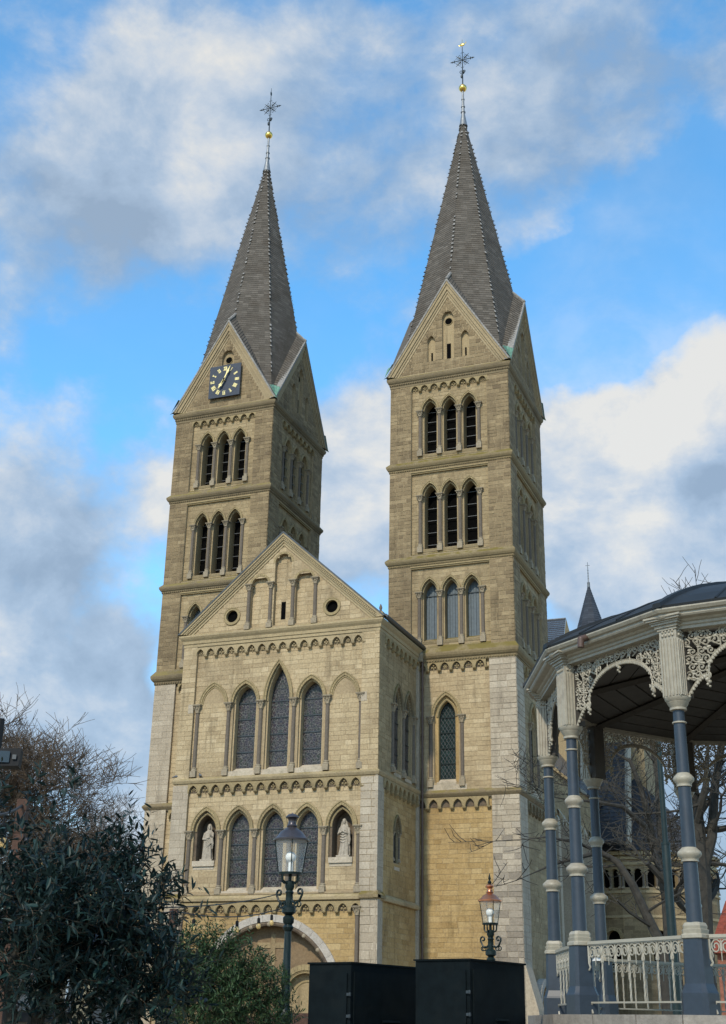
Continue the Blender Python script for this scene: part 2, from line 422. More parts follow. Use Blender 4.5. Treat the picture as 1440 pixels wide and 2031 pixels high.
# ------------------------------------------------------------------ mesh helpers
class MB:
    def __init__(s):
        s.v = []; s.f = []; s.t = []; s.s = []

    def add(s, vs, fs, tone=0.5, smooth=False):
        o = len(s.v)
        s.v.extend([tuple(x) for x in vs])
        for f in fs:
            s.f.append(tuple(i + o for i in f)); s.t.append(tone); s.s.append(smooth)
        return s

    def box(s, x0, x1, y0, y1, z0, z1, tone=0.5, back=True):
        vs = [(x0, y0, z0), (x1, y0, z0), (x1, y1, z0), (x0, y1, z0), (x0, y0, z1), (x1, y0, z1), (x1, y1, z1), (x0, y1, z1)]
        fs = [(0, 1, 5, 4), (1, 2, 6, 5), (3, 0, 4, 7), (4, 5, 6, 7), (3, 2, 1, 0)]
        if back:
            fs.append((2, 3, 7, 6))
        return s.add(vs, fs, tone)

    def wall(s, outer, holes, d0, d1, tone=0.5, sides=True):
        """front face at d0 with holes; edges and reveals run back to d1"""
        loops = [outer] + list(holes)
        pts = [Vector((u, z, 0)) for lp in loops for (u, z) in lp]
        tri = tessellate_polygon([[Vector((u, z, 0)) for (u, z) in lp] for lp in loops])
        s.add([(p.x, d0, p.y) for p in pts], [tuple(q) for q in tri], tone)
        for i, lp in enumerate(loops):
            if i == 0 and not sides:
                continue
            n = len(lp)
            vs = [(u, d0, z) for u, z in lp] + [(u, d1, z) for u, z in lp]
            s.add(vs, [(k, (k + 1) % n, n + (k + 1) % n, n + k) for k in range(n)], tone)
        return s

    def band(s, a, b, d0, d1, tone=0.5, gap=0.0, rnd=None):
        """strip between polylines a and b (same length), front at d0, running back to d1; cut into voussoirs by gap"""
        for i in range(len(a) - 1):
            a0, a1, b0, b1 = [Vector(p) for p in (a[i], a[i + 1], b[i], b[i + 1])]
            if gap:
                g = gap / max(0.05, (a1 - a0).length) / 2
                a0, a1 = a0.lerp(a1, g), a1.lerp(a0, g)
                g = gap / max(0.05, (b1 - b0).length) / 2
                b0, b1 = b0.lerp(b1, g), b1.lerp(b0, g)
            q = [a0, a1, b1, b0]
            vs = [(p.x, d0, p.y) for p in q] + [(p.x, d1, p.y) for p in q]
            s.add(vs, [(0, 1, 2, 3), (0, 4, 5, 1), (1, 5, 6, 2), (2, 6, 7, 3), (3, 7, 4, 0)], rnd.random() if rnd else tone)
        return s

    def prism(s, poly, d0, d1, tone=0.5):
        s.wall(poly, [], d0, d1, tone)
        tri = tessellate_polygon([[Vector((u, z, 0)) for (u, z) in poly]])
        s.add([(u, d1, z) for u, z in poly], [tuple(q) for q in tri], tone)
        return s

    def lathe(s, prof, n=12, c=(0, 0, 0), sx=1, sy=1, ph=0.0, smooth=True, tone=0.5, cap=True):
        vs = []
        for r, z in prof:
            for k in range(n):
                a = 2 * PI * k / n + ph
                vs.append((c[0] + r * sx * math.cos(a), c[1] + r * sy * math.sin(a), c[2] + z))
        fs = []
        for i in range(len(prof) - 1):
            for k in range(n):
                fs.append((i * n + k, i * n + (k + 1) % n, (i + 1) * n + (k + 1) % n, (i + 1) * n + k))
        if cap:
            fs.append(tuple(range(n))[::-1]); fs.append(tuple((len(prof) - 1) * n + k for k in range(n)))
        return s.add(vs, fs, tone, smooth)

    def tube(s, pts, r, n=6, smooth=True, tone=0.5, twist=0.0, closed=False):
        pts = [Vector(p) for p in pts]
        rs = r if isinstance(r, (list, tuple)) else [r] * len(pts)
        vs = []
        t0 = (pts[1] - pts[0]).normalized()
        ref = Vector((0, 0, 1)) if abs(t0.z) < 0.9 else Vector((1, 0, 0))
        nx = t0.cross(ref).normalized()
        m = len(pts)
        for i, p in enumerate(pts):
            t = (pts[min(i + 1, m - 1)] - pts[max(i - 1, 0)])
            if t.length < 1e-9:
                t = t0
            t = t.normalized()
            nx = nx - t * nx.dot(t)
            nx = nx.normalized() if nx.length > 1e-6 else t.orthogonal().normalized()
            by = t.cross(nx)
            for k in range(n):
                a = 2 * PI * k / n + twist * i
                vs.append(p + nx * (rs[i] * math.cos(a)) + by * (rs[i] * math.sin(a)))
        fs = []
        for i in range(m - 1):
            for k in range(n):
                fs.append((i * n + k, i * n + (k + 1) % n, (i + 1) * n + (k + 1) % n, (i + 1) * n + k))
        if n > 2:
            fs.append(tuple(range(n))[::-1]); fs.append(tuple((m - 1) * n + k for k in range(n)))
        return s.add(vs, fs, tone, smooth)

    def ball(s, c, r, n=8, m=6, sx=1, sy=1, sz=1, tone=0.5):
        prof = [(r * math.sin(PI * i / m), -r * sz * math.cos(PI * i / m)) for i in range(1, m)]
        prof = [(r * 0.02, -r * sz)] + prof + [(r * 0.02, r * sz)]
        return s.lathe(prof, n, c, sx, sy, tone=tone)

    def ring(s, prof, x0, x1, y0, y1, tone=0.5):
        """mitred moulding round a rectangle; prof = [(outset, z), ...]"""
        n = len(prof)
        vs = []
        for o, z in prof:
            vs += [(x0 - o, y0 - o, z), (x1 + o, y0 - o, z), (x1 + o, y1 + o, z), (x0 - o, y1 + o, z)]
        fs = []
        for i in range(n - 1):
            for k in range(4):
                fs.append((i * 4 + k, i * 4 + (k + 1) % 4, (i + 1) * 4 + (k + 1) % 4, (i + 1) * 4 + k))
        return s.add(vs, fs, tone)

    def ngon_ring(s, prof, n, ph, c=(0, 0), tone=0.5):
        vs = []
        for r, z in prof:
            for k in range(n):
                a = ph + 2 * PI * k / n
                vs.append((c[0] + r * math.cos(a), c[1] + r * math.sin(a), z))
        fs = []
        for i in range(len(prof) - 1):
            for k in range(n):
                fs.append((i * n + k, i * n + (k + 1) % n, (i + 1) * n + (k + 1) % n, (i + 1) * n + k))
        return s.add(vs, fs, tone)

    def mesh(s, name, mat, sharp=None):
        me = bpy.data.meshes.new(name)
        me.from_pydata(s.v, [], s.f)
        at = me.attributes.new('tone', 'FLOAT', 'FACE')
        at.data.foreach_set('value', s.t)
        me.polygons.foreach_set('use_smooth', s.s)
        me.materials.append(MATS[mat])
        me.update()
        if any(s.s):
            me.set_sharp_from_angle(angle=rad(42))
        return me


def obj(name, me, parent=None, loc=(0, 0, 0), rz=0.0, scale=None, mat=None, **props):
    if isinstance(me, MB):
        me = me.mesh(name, mat)
    o = bpy.data.objects.new(name, me)
    COL.objects.link(o)
    if parent is not None:
        o.parent = parent
    o.location = loc
    o.rotation_euler = (0, 0, rz) if not isinstance(rz, (tuple, list)) else rz
    if scale:
        o.scale = scale
    for k, v in props.items():
        o[k] = v
    return o


def thing(name, label, cat, loc=(0, 0, 0), rz=0.0, group=None):
    o = obj(name, None, None, loc, rz)
    o['label'] = label; o['category'] = cat
    if group:
        o['group'] = group
    return o


def tag(o, label, cat, group=None):
    o['label'] = label; o['category'] = cat
    if group:
        o['group'] = group
    return o


def copy_tree(o, parent=None):
    c = o.copy()
    COL.objects.link(c)
    c.parent = parent
    for ch in o.children:
        copy_tree(ch, c)
    return c


def at(px, py, dist):
    """point seen in direction (px,py) at a horizontal distance"""
    d = cam_dir(px, py)
    return CAM + d * (dist / math.hypot(d.x, d.y))


def arch(cx, zs, w, h, n=8):
    """pointed arch from left springing over the apex to the right springing"""
    r = (w * w + h * h) / (2 * w)
    a1 = math.atan2(h, r - w)
    left = [(cx - w + r - r * math.cos(a1 * i / n), zs + r * math.sin(a1 * i / n)) for i in range(n + 1)]
    right = [(2 * cx - x, z) for x, z in left[::-1]]
    return left + right[1:]


def rarch(cx, zs, r, n=16):
    return [(cx - r * math.cos(PI * i / n), zs + r * math.sin(PI * i / n)) for i in range(n + 1)]


def arch_hole(cx, z0, zs, w, h, n=8):
    return [(cx - w, z0)] + arch(cx, zs, w, h, n) + [(cx + w, z0)]


def hole_span(cx, z0, zs, w, h):
    r = (w * w + h * h) / (2 * w)

    def f(z):
        if z < z0 or z > zs + h:
            return None
        if z <= zs:
            return (cx - w, cx + w)
        x = w - r + math.sqrt(max(0, r * r - (z - zs) ** 2))
        return (cx - x, cx + x)
    return f


def circ(cx, cz, r, n=20):
    return [(cx + r * math.cos(2 * PI * i / n), cz + r * math.sin(2 * PI * i / n)) for i in range(n)]


def circ_span(cx, cz, r):
    def f(z):
        if abs(z - cz) > r:
            return None
        x = math.sqrt(r * r - (z - cz) ** 2)
        return (cx - x, cx + x)
    return f


def rect(u0, u1, z0, z1):
    return [(u0, z0), (u1, z0), (u1, z1), (u0, z1)]


RNG = random.Random(7)


def blocks(u0, u1, z0, z1, d, rowh, wmin, wmax, gap=0.04, proud=0.02, spans=(), bound=None, rng=RNG):
    """courses of stones: list of (u0,u1,z0,z1,proud,tone)"""
    out = []
    z = z0
    nrow = max(1, round((z1 - z0) / rowh))
    hs = [rng.uniform(0.82, 1.2) for _ in range(nrow)]
    k = (z1 - z0) / sum(hs)
    rowtone = 0.5
    for h in hs:
        h *= k
        zm = z + h / 2
        a, b = u0, u1
        if bound:
            q = bound(z + h * 0.85)
            if not q:
                z += h; continue
            a, b = max(a, q[0]), min(b, q[1])
        cuts = sorted([q for q in (f(zm) for f in spans) if q])
        segs = []
        x = a
        for c0, c1 in cuts:
            if c0 > x:
                segs.append((x, min(c0, b)))
            x = max(x, c1)
        if x < b:
            segs.append((x, b))
        rowtone = 0.5 + rng.uniform(-0.15, 0.15)
        for s0, s1 in segs:
            if s1 - s0 < 0.06:
                continue
            p = s0
            while p < s1 - 1e-4:
                wd = rng.uniform(wmin, wmax)
                q = p + wd
                if s1 - q < wmin * 0.55:
                    q = s1
                if q - p > 0.05:
                    out.append((p + gap / 2, q - gap / 2, z + gap / 2, z + h - gap / 2, proud * rng.uniform(0.35, 1.25), min(1, max(0, rowtone + rng.gauss(0, 0.2)))))
                p = q
        z += h
    return out


def lay(mb, bl, d):
    for (a, b, c, e, p, tn) in bl:
        mb.box(a, b, d - p, d + 0.03, c, e, tn, back=False)
    return mb
# ------------------------------------------------------------------ ground
g = MB()
g.box(-3000, 3000, -3000, 3000, -0.5, 0.0)
obj('ground', g, mat='paving', kind='structure')

# ------------------------------------------------------------------ the church: one thing, all its pieces are parts
CHL = Vector((-13.15, 0, 0))
CH = thing('church', 'large twin-towered yellow stone church with slate spires and a gabled porch', 'church', CHL)


class Face:
    """frame of a wall face: u along it, d into it, z up"""
    def __init__(s, x, y, rz):
        s.l = Vector((x, y, 0)); s.rz = rz
        s.U = Vector((math.cos(rz), math.sin(rz), 0)); s.I = Vector((-math.sin(rz), math.cos(rz), 0))

    def pt(s, u, d, z):
        return s.l + s.U * u + s.I * d + Vector((0, 0, z))

    def put(s, name, mb, mat, parent=None, **props):
        if parent is None:
            return obj(name, mb, CH, s.l - CHL, s.rz, mat=mat, **props)
        return obj(name, mb, parent, mat=mat, **props)


MC = {}


def cached(key, fn):
    if key not in MC:
        MC[key] = fn()
    return MC[key]


def cap_mesh(r, h, mat):
    def f():
        m = MB()
        m.lathe([(r * 1.18, 0), (r * 1.32, 0.025), (r * 1.05, 0.05), (r * 1.05, h * 0.3), (r * 1.3, h * 0.55), (r * 1.75, h * 0.8), (r * 1.8, h * 0.82)], 10)
        for k in range(4):
            a = PI / 4 + k * PI / 2
            m.ball((r * 1.85 * math.cos(a), r * 1.85 * math.sin(a), h * 0.68), r * 0.48, 6, 4)
            m.tube([(r * 1.0 * math.cos(a), r * 1.0 * math.sin(a), h * 0.12), (r * 1.35 * math.cos(a), r * 1.35 * math.sin(a), h * 0.4), (r * 1.9 * math.cos(a), r * 1.9 * math.sin(a), h * 0.66)], [r * 0.3, r * 0.34, r * 0.24], 5)
            a += PI / 4
            m.ball((r * 1.35 * math.cos(a), r * 1.35 * math.sin(a), h * 0.5), r * 0.33, 6, 4)
        q = r * 2.0
        m.box(-q, q, -q, q, h * 0.82, h * 0.91)
        q = r * 2.2
        m.box(-q, q, -q, q, h * 0.912, h)
        return m.mesh('capital', mat)
    return cached(('cap', r, h, mat), f)


def base_mesh(r, hp, mat):
    def f():
        m = MB()
        q = r * 1.5
        m.box(-q, q, -q, q, 0, hp * 0.62)
        m.lathe([(r * 1.45, hp * 0.62), (r * 1.55, hp * 0.68), (r * 1.45, hp * 0.74), (r * 1.25, hp * 0.8), (r * 1.25, hp * 0.86), (r * 1.4, hp * 0.9), (r * 1.35, hp * 0.96), (r * 1.05, hp)], 12)
        return m.mesh('base', mat)
    return cached(('base', r, hp, mat), f)


def shaft_mesh(r, h, mat):
    def f():
        m = MB()
        m.lathe([(r, 0), (r * 0.97, h)], 12)
        return m.mesh('colonnette', mat)
    return cached(('shaft', round(r, 3), round(h, 2), mat), f)


def colonnette(face, u, d, z0, z1, r=0.115, hc=0.44, hp=0.62, mat='shaft_stone', cmat='capital_stone', bmat='capital_stone'):
    p = face.pt(u, d, z0 + hp)
    o = obj('colonnette', shaft_mesh(r, z1 - hc - z0 - hp, mat), CH, p - CHL, face.rz)
    obj('capital', cap_mesh(r, hc, cmat), o, (0, 0, z1 - hc - z0 - hp))
    obj('base', base_mesh(r, hp, bmat), o, (0, 0, -hp))
    return o


# ---- one small pointed arch of the corbel friezes, in four carvings
def frieze_mesh(p, h, kind, mat):
    def f():
        m = MB()
        leg = p * 0.135
        hw = p / 2 - leg
        a = arch(0, -h * 0.66, hw, h * 0.54, 6)
        poly = [(-p / 2, -h * 0.74), (-p / 2, 0), (p / 2, 0), (p / 2, -h * 0.74), (p / 2 - leg, -h * 0.74)] + a[::-1] + [(-p / 2 + leg, -h * 0.74)]
        m.prism(poly, -0.20, 0.0)
        # raised rim of the arch
        b = arch(0, -h * 0.66, hw + leg * 0.45, h * 0.60, 6)
        m.band(b, a, -0.23, -0.20)
        # corbel
        for k, (s0, s1, zz0, zz1) in enumerate(((leg * 1.25, leg * 1.0, -h * 0.74, -h * 0.84), (leg * 0.95, leg * 0.3, -h * 0.84, -h))):
            vs = []
            for (ss, zz, dd) in ((s0, zz0, -0.23), (s1, zz1, -0.20 if k == 0 else -0.06)):
                vs += [(p / 2 - ss, dd, zz), (p / 2 + ss, dd, zz), (p / 2 + ss, 0, zz), (p / 2 - ss, 0, zz)]
            m.add(vs, [(0, 1, 5, 4), (1, 2, 6, 5), (3, 0, 4, 7), (4, 5, 6, 7), (0, 3, 2, 1)])
        zc = -h * 0.48
        s = p * 0.145
        if kind == 0:
            for k in range(6):
                an = k * PI / 3
                m.ball((s * 0.95 * math.cos(an), -0.05, zc + s * 0.95 * math.sin(an)), s * 0.52, 6, 4)
            m.ball((0, -0.06, zc), s * 0.5, 6, 4)
        elif kind == 1:
            for an, q in ((PI / 2, 1.1), (PI * 1.1, 1.0), (-PI * 0.1, 1.0)):
                m.ball((s * q * math.cos(an), -0.05, zc + s * q * math.sin(an)), s * 0.72, 6, 5)
            m.tube([(0, -0.06, zc - s * 1.9), (0, -0.06, zc)], s * 0.22, 5)
        elif kind == 2:
            for sg in (-1, 1):
                pts = []
                for i in range(11):
                    th = i / 10 * 4.6
                    rr = s * (1.15 - 0.085 * i)
                    pts.append((sg * (s * 1.0 - rr * math.cos(th)), -0.05, zc - s * 0.5 + rr * math.sin(th)))
                m.tube(pts, s * 0.27, 5)
            m.ball((0, -0.05, zc + s * 1.1), s * 0.45, 6, 4)
        elif kind == 3:
            for k in range(4):
                an = k * PI / 2
                m.ball((s * 0.95 * math.cos(an), -0.05, zc + s * 0.95 * math.sin(an)), s * 0.62, 6, 4)
            m.ball((0, -0.07, zc), s * 0.4, 6, 4)
        return m.mesh('corbel_arch', mat)
    return cached(('fr', round(p, 3), round(h, 3), kind, mat), f)


def frieze(face, u0, u1, n, ztop, h, d, mat, kinds=(2, 1, 0, 3), bmat=None):
    """n arches centred from u0 to u1"""
    p = (u1 - u0) / max(1, n - 1)
    m = MB()
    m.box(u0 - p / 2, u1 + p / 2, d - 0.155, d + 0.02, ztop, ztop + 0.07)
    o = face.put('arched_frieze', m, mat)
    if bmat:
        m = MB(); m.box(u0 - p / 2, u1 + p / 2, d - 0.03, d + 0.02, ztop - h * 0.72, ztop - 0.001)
        face.put('soot_shade_backing', m, bmat, o)  # backing darkened for soot and for the shade inside the arch recesses
    rr = random.Random(int(abs(ztop * 100)) + n)
    for i in range(n):
        k = kinds[i % len(kinds)] if rr.random() < 0.6 else rr.choice(kinds)
        obj('corbel_arch', frieze_mesh(p, h, k, mat), o, (u0 + i * p, d, ztop))
    return o


def cornice(x0, x1, y0, y1, z0, prof, mat, name='cornice', billets=None, loc=None):
    """prof of (outset, dz); billets = (outset, z, size)"""
    m = MB()
    m.ring([(o, z0 + dz) for o, dz in prof], x0, x1, y0, y1)
    if billets:
        bo, bz, bs = billets
        n = int((x1 - x0 + 2 * bo) / (bs * 2))
        for i in range(n):
            c = x0 - bo + (i + 0.5) * (x1 - x0 + 2 * bo) / n
            m.box(c - bs / 2, c + bs / 2, y0 - bo - bs * 0.55, y0 - bo + 0.03, z0 + bz, z0 + bz + bs * 0.9, RNG.random())
        n = int((y1 - y0 + 2 * bo) / (bs * 2))
        for i in range(n):
            c = y0 - bo + (i + 0.5) * (y1 - y0 + 2 * bo) / n
            m.box(x1 + bo - 0.03, x1 + bo + bs * 0.55, c - bs / 2, c + bs / 2, z0 + bz, z0 + bz + bs * 0.9, RNG.random())
    return obj(name, m, CH, -CHL, mat=mat)


STAGES = {  # zbottom, ztop, paneltop, sill, column foot, springing, hood height, kind, half panel, pitch
    2: (24.25, 30.25, 29.96, 25.16, 24.50, 28.19, 1.11, 'shutter', 2.70, 1.440),
    3: (30.75, 37.15, 36.88, 31.55, 31.03, 35.12, 1.10, 'louvre', 2.72, 1.405),
    4: (37.70, 43.75, 43.66, 38.55, 38.12, 41.56, 1.12, 'louvre', 2.73, 1.415),
}
REC = 0.18


def window_parts(face, o, cx, z0, zs, w, h, d, kind):
    """fills an opening whose reveal ends at depth d"""
    if kind == 'louvre':
        m = MB(); m.wall(arch_hole(cx, z0 - 0.1, zs, w + 0.03, h + 0.03), [], d, d + 0.1)
        face.put('dark_interior', m, 'void', o)
        n = 5
        for i in range(n):
            z = z0 + 0.3 + i * (zs + 0.1 - z0 - 0.2) / (n - 1)
            m = MB(); m.box(cx - w - 0.02, cx + w + 0.02, d - 0.2, d - 0.16, z, z + 0.032)
            face.put('louvre_bar', m, 'bar_metal', o)
    elif kind == 'shutter':
        n = 5
        for i in range(n):
            a = cx - w + 2 * w * i / n; b = cx - w + 2 * w * (i + 1) / n
            m = MB()
            f = hole_span(cx, z0, zs, w, h)
            poly = [(a + 0.008, z0)]
            for j in range(4):
                x = a + 0.008 + (b - a - 0.016) * j / 3
                lo, hi = zs, zs + h
                for _ in range(24):
                    mid = (lo + hi) / 2
                    s = f(mid)
                    if s and s[0] <= x <= s[1]:
                        lo = mid
                    else:
                        hi = mid
                poly.append((x, lo))
            poly.append((b - 0.008, z0))
            m.wall(poly, [], d + (0.02 if i % 2 else 0.0), d + 0.08)
            face.put('shutter_board', m, 'shutter_paint', o)
        m = MB(); m.wall(arch_hole(cx, z0 - 0.1, zs, w + 0.03, h + 0.03), [], d + 0.07, d + 0.1)
        face.put('shutter_backing', m, 'clock_blue', o)
        m = MB(); m.box(cx - w, cx + w, d - 0.05, d + 0.01, zs - 0.1, zs - 0.04)
        face.put('strap', m, 'iron', o)
    elif kind == 'stained':
        nb = 5
        zz = [z0 + (zs + 0.05 - z0) * i / (nb - 1) for i in range(nb)]
        for i in range(nb):
            m = MB()
            if i < nb - 1:
                m.wall(rect(cx - w, cx + w, zz[i] + 0.02, zz[i + 1] - 0.02), [], d, d + 0.03)
            else:
                m.wall([(cx - w, zz[-1] + 0.02)] + arch(cx, zs + 0.08, w, h - 0.08) + [(cx + w, zz[-1] + 0.02)], [], d, d + 0.03)
            face.put('pane', m, 'stained_glass', o)
            m = MB(); m.box(cx - w, cx + w, d - 0.05, d + 0.02, zz[i] - 0.03 + (0.03 if i == 0 else 0), zz[i] + 0.03)
            face.put('saddle_bar', m, 'iron', o)
    elif kind == 'lattice':
        nb = 5
        zz = [z0 + (zs - z0) * i / (nb - 1) for i in range(nb)]
        for i in range(nb):
            m = MB()
            if i < nb - 1:
                m.wall(rect(cx - w, cx + w, zz[i], zz[i + 1]), [], d, d + 0.03)
            else:
                m.wall([(cx - w, zz[-1])] + arch(cx, zs + 0.03, w, h - 0.03) + [(cx + w, zz[-1])], [], d, d + 0.03)
            face.put('pane', m, 'green_glass', o)
            m = MB(); m.box(cx - w, cx + w, d - 0.06, d - 0.01, zz[i] - 0.03, zz[i] + 0.04)
            face.put('saddle_bar', m, 'lamp_green', o)
        m = MB()
        f = hole_span(cx, z0, zs, w - 0.01, h)
        st = 0.235
        for sg in (-1, 1):
            c = -8.0
            while c < 8:
                pts = []
                for i in range(60):
                    z = z0 + (zs + h - z0) * i / 59
                    x = sg * ((z - z0) * 0.62) + c
                    sp = f(z)
                    if sp and sp[0] <= cx + x <= sp[1]:
                        pts.append((cx + x, d - 0.015, z))
                if len(pts) > 1:
                    m.tube([pts[0], pts[-1]], 0.017, 4)
                c += st
        face.put('lattice', m, 'bar_metal', o)
        m = MB(); m.band(arch_hole(cx, z0, zs, w, h), arch_hole(cx, z0 + 0.05, zs, w - 0.05, h - 0.05), d - 0.05, d)
        face.put('frame', m, 'lamp_green', o)
    elif kind == 'dark':
        m = MB(); m.wall(arch_hole(cx, z0 - 0.1, zs, w + 0.03, h + 0.03), [], d, d + 0.1)
        face.put('pane', m, 'window_dark', o)


def lancet(face, cx, z0, zs, w_out, h_out, d, depth, kind, w_in=None, hoodmat='hood_stone', revmat='panel_stone', sill='cornice_mossy', name='window', proud=0.10, sillmat=None):
    """hood (w_out) > inner order > deep reveal > filling"""
    k = w_out / 0.70
    t = 0.14 * k
    wa = w_out - t                      # hole in the wall skin
    ha = h_out - t * 1.25
    wb = w_in or (w_out - 0.25 * k)
    hb = h_out - (w_out - wb) * 1.35
    m = MB()
    m.wall(arch_hole(cx, z0 - 0.40, zs, wa + 0.02, ha + 0.02), [arch_hole(cx, z0 - 0.39, zs, wb, hb)], d + 0.13, d + depth, tone=0.6, sides=False)
    o = face.put(name, m, revmat)
    # roll moulding on the inner order
    m = MB()
    a = arch(cx, zs, wb + 0.05 * k, hb + 0.06 * k, 9)
    m.tube([(x, d + 0.12, z) for x, z in a], 0.05 * k, 6)
    face.put('roll_moulding', m, hoodmat, o)
    m = MB()
    m.band(arch(cx, zs, w_out, h_out, 9), arch(cx, zs, wa, ha, 9), d - proud, d + 0.1, gap=0.012, rnd=RNG)
    a = arch(cx, zs, w_out - 0.03, h_out - 0.03, 10)
    m.tube([(x, d - proud, z) for x, z in a], 0.035 * k, 5)
    face.put('hood_mould', m, hoodmat, o)
    # sloping sill
    m = MB()
    m.add([(cx - wb - 0.06, d - 0.03, z0 - 0.32), (cx + wb + 0.06, d - 0.03, z0 - 0.32), (cx + wb + 0.06, d + depth, z0 + 0.03), (cx - wb - 0.06, d + depth, z0 + 0.03),
           (cx - wb - 0.06, d - 0.03, z0 - 0.5), (cx + wb + 0.06, d - 0.03, z0 - 0.5)],
          [(0, 1, 2, 3), (4, 5, 1, 0)])
    face.put('sill', m, sillmat or sill, o)
    window_parts(face, o, cx, z0 - 0.06, zs, wb, hb, d + depth - 0.06, kind)
    return o


def tower_stage(face, k, wf, st, dz=0.0, full=True):
    zb, zt, pt, sill, cf, zs, hh, kind, pw, pitch = STAGES[st]
    pw *= k; pitch *= k
    kk = min(k, 1.02)
    hw = wf / 2
    # corner piers and head with the sunk panel between
    m = MB()
    m.wall(rect(-hw, hw, zb, zt), [rect(-pw, pw, zb + 0.12, pt)], 0, REC + 0.03)
    o = face.put('tower_wall', m, 'mortar_pale')
    m = MB()
    for u0, u1 in ((-hw, -pw), (pw, hw)):
        lay(m, blocks(u0, u1, zb, zt, 0, 0.27, 0.34, 0.72, 0.034, 0.022), 0)
    lay(m, blocks(-pw, pw, pt + 0.02, zt, 0, 0.2, 0.5, 0.9, 0.04, 0.02), 0)
    face.put('stonework', m, 'tower_stone', o, kind='stuff')
    cx = [-pitch, 0, pitch]
    wo, wi = 0.70 * kk, 0.45 * kk
    ta = 0.14 * kk
    m = MB()
    m.wall(rect(-pw - 0.05, pw + 0.05, zb, pt + 0.03), [arch_hole(c, sill - 0.28, zs, wo - ta, hh - ta * 1.25) for c in cx], REC, REC + 0.16)
    o = face.put('window_panel', m, 'mortar_warm')
    m = MB()
    sp = [hole_span(c, sill - 0.45, zs, wo - 0.05, hh - 0.05) for c in cx]
    lay(m, blocks(-pw, pw, zb + 0.15, pt, 0, 0.28, 0.35, 0.8, 0.028, 0.016, sp), REC)
    face.put('stonework', m, 'panel_stone', o, kind='stuff')
    for c in cx:
        lancet(face, c, sill, zs, wo, hh, REC, (0.72 if kind == 'shutter' else 1.0) if face.rz == 0 else 0.42, kind, wi)
    for c in (-1.5 * pitch, -0.5 * pitch, 0.5 * pitch, 1.5 * pitch):
        colonnette(face, c, REC - 0.02, cf, zs + 0.03, 0.12, 0.42, 0.62)
    # moulding over the panel
    if st != 4:
        m = MB(); m.box(-pw - 0.06, pw + 0.06, -0.03, 0.05, pt - 0.005, pt + 0.09); m.box(-pw, pw, 0.03, REC, pt - 0.09, pt - 0.01)
        face.put('panel_moulding', m, 'hood_stone')
    # weathered ledge at the foot of the panel
    m = MB()
    m.add([(-pw, -0.02, zb + 0.1), (pw, -0.02, zb + 0.1), (pw, REC + 0.3, sill - 0.36), (-pw, REC + 0.3, sill - 0.36)], [(0, 1, 2, 3)])
    face.put('ledge', m, 'cornice_mossy')
    if st == 4:
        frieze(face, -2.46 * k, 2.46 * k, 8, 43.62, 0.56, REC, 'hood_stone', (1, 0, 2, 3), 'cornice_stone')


GZ0, GZ1 = 44.45, 51.75       # gable foot and tip


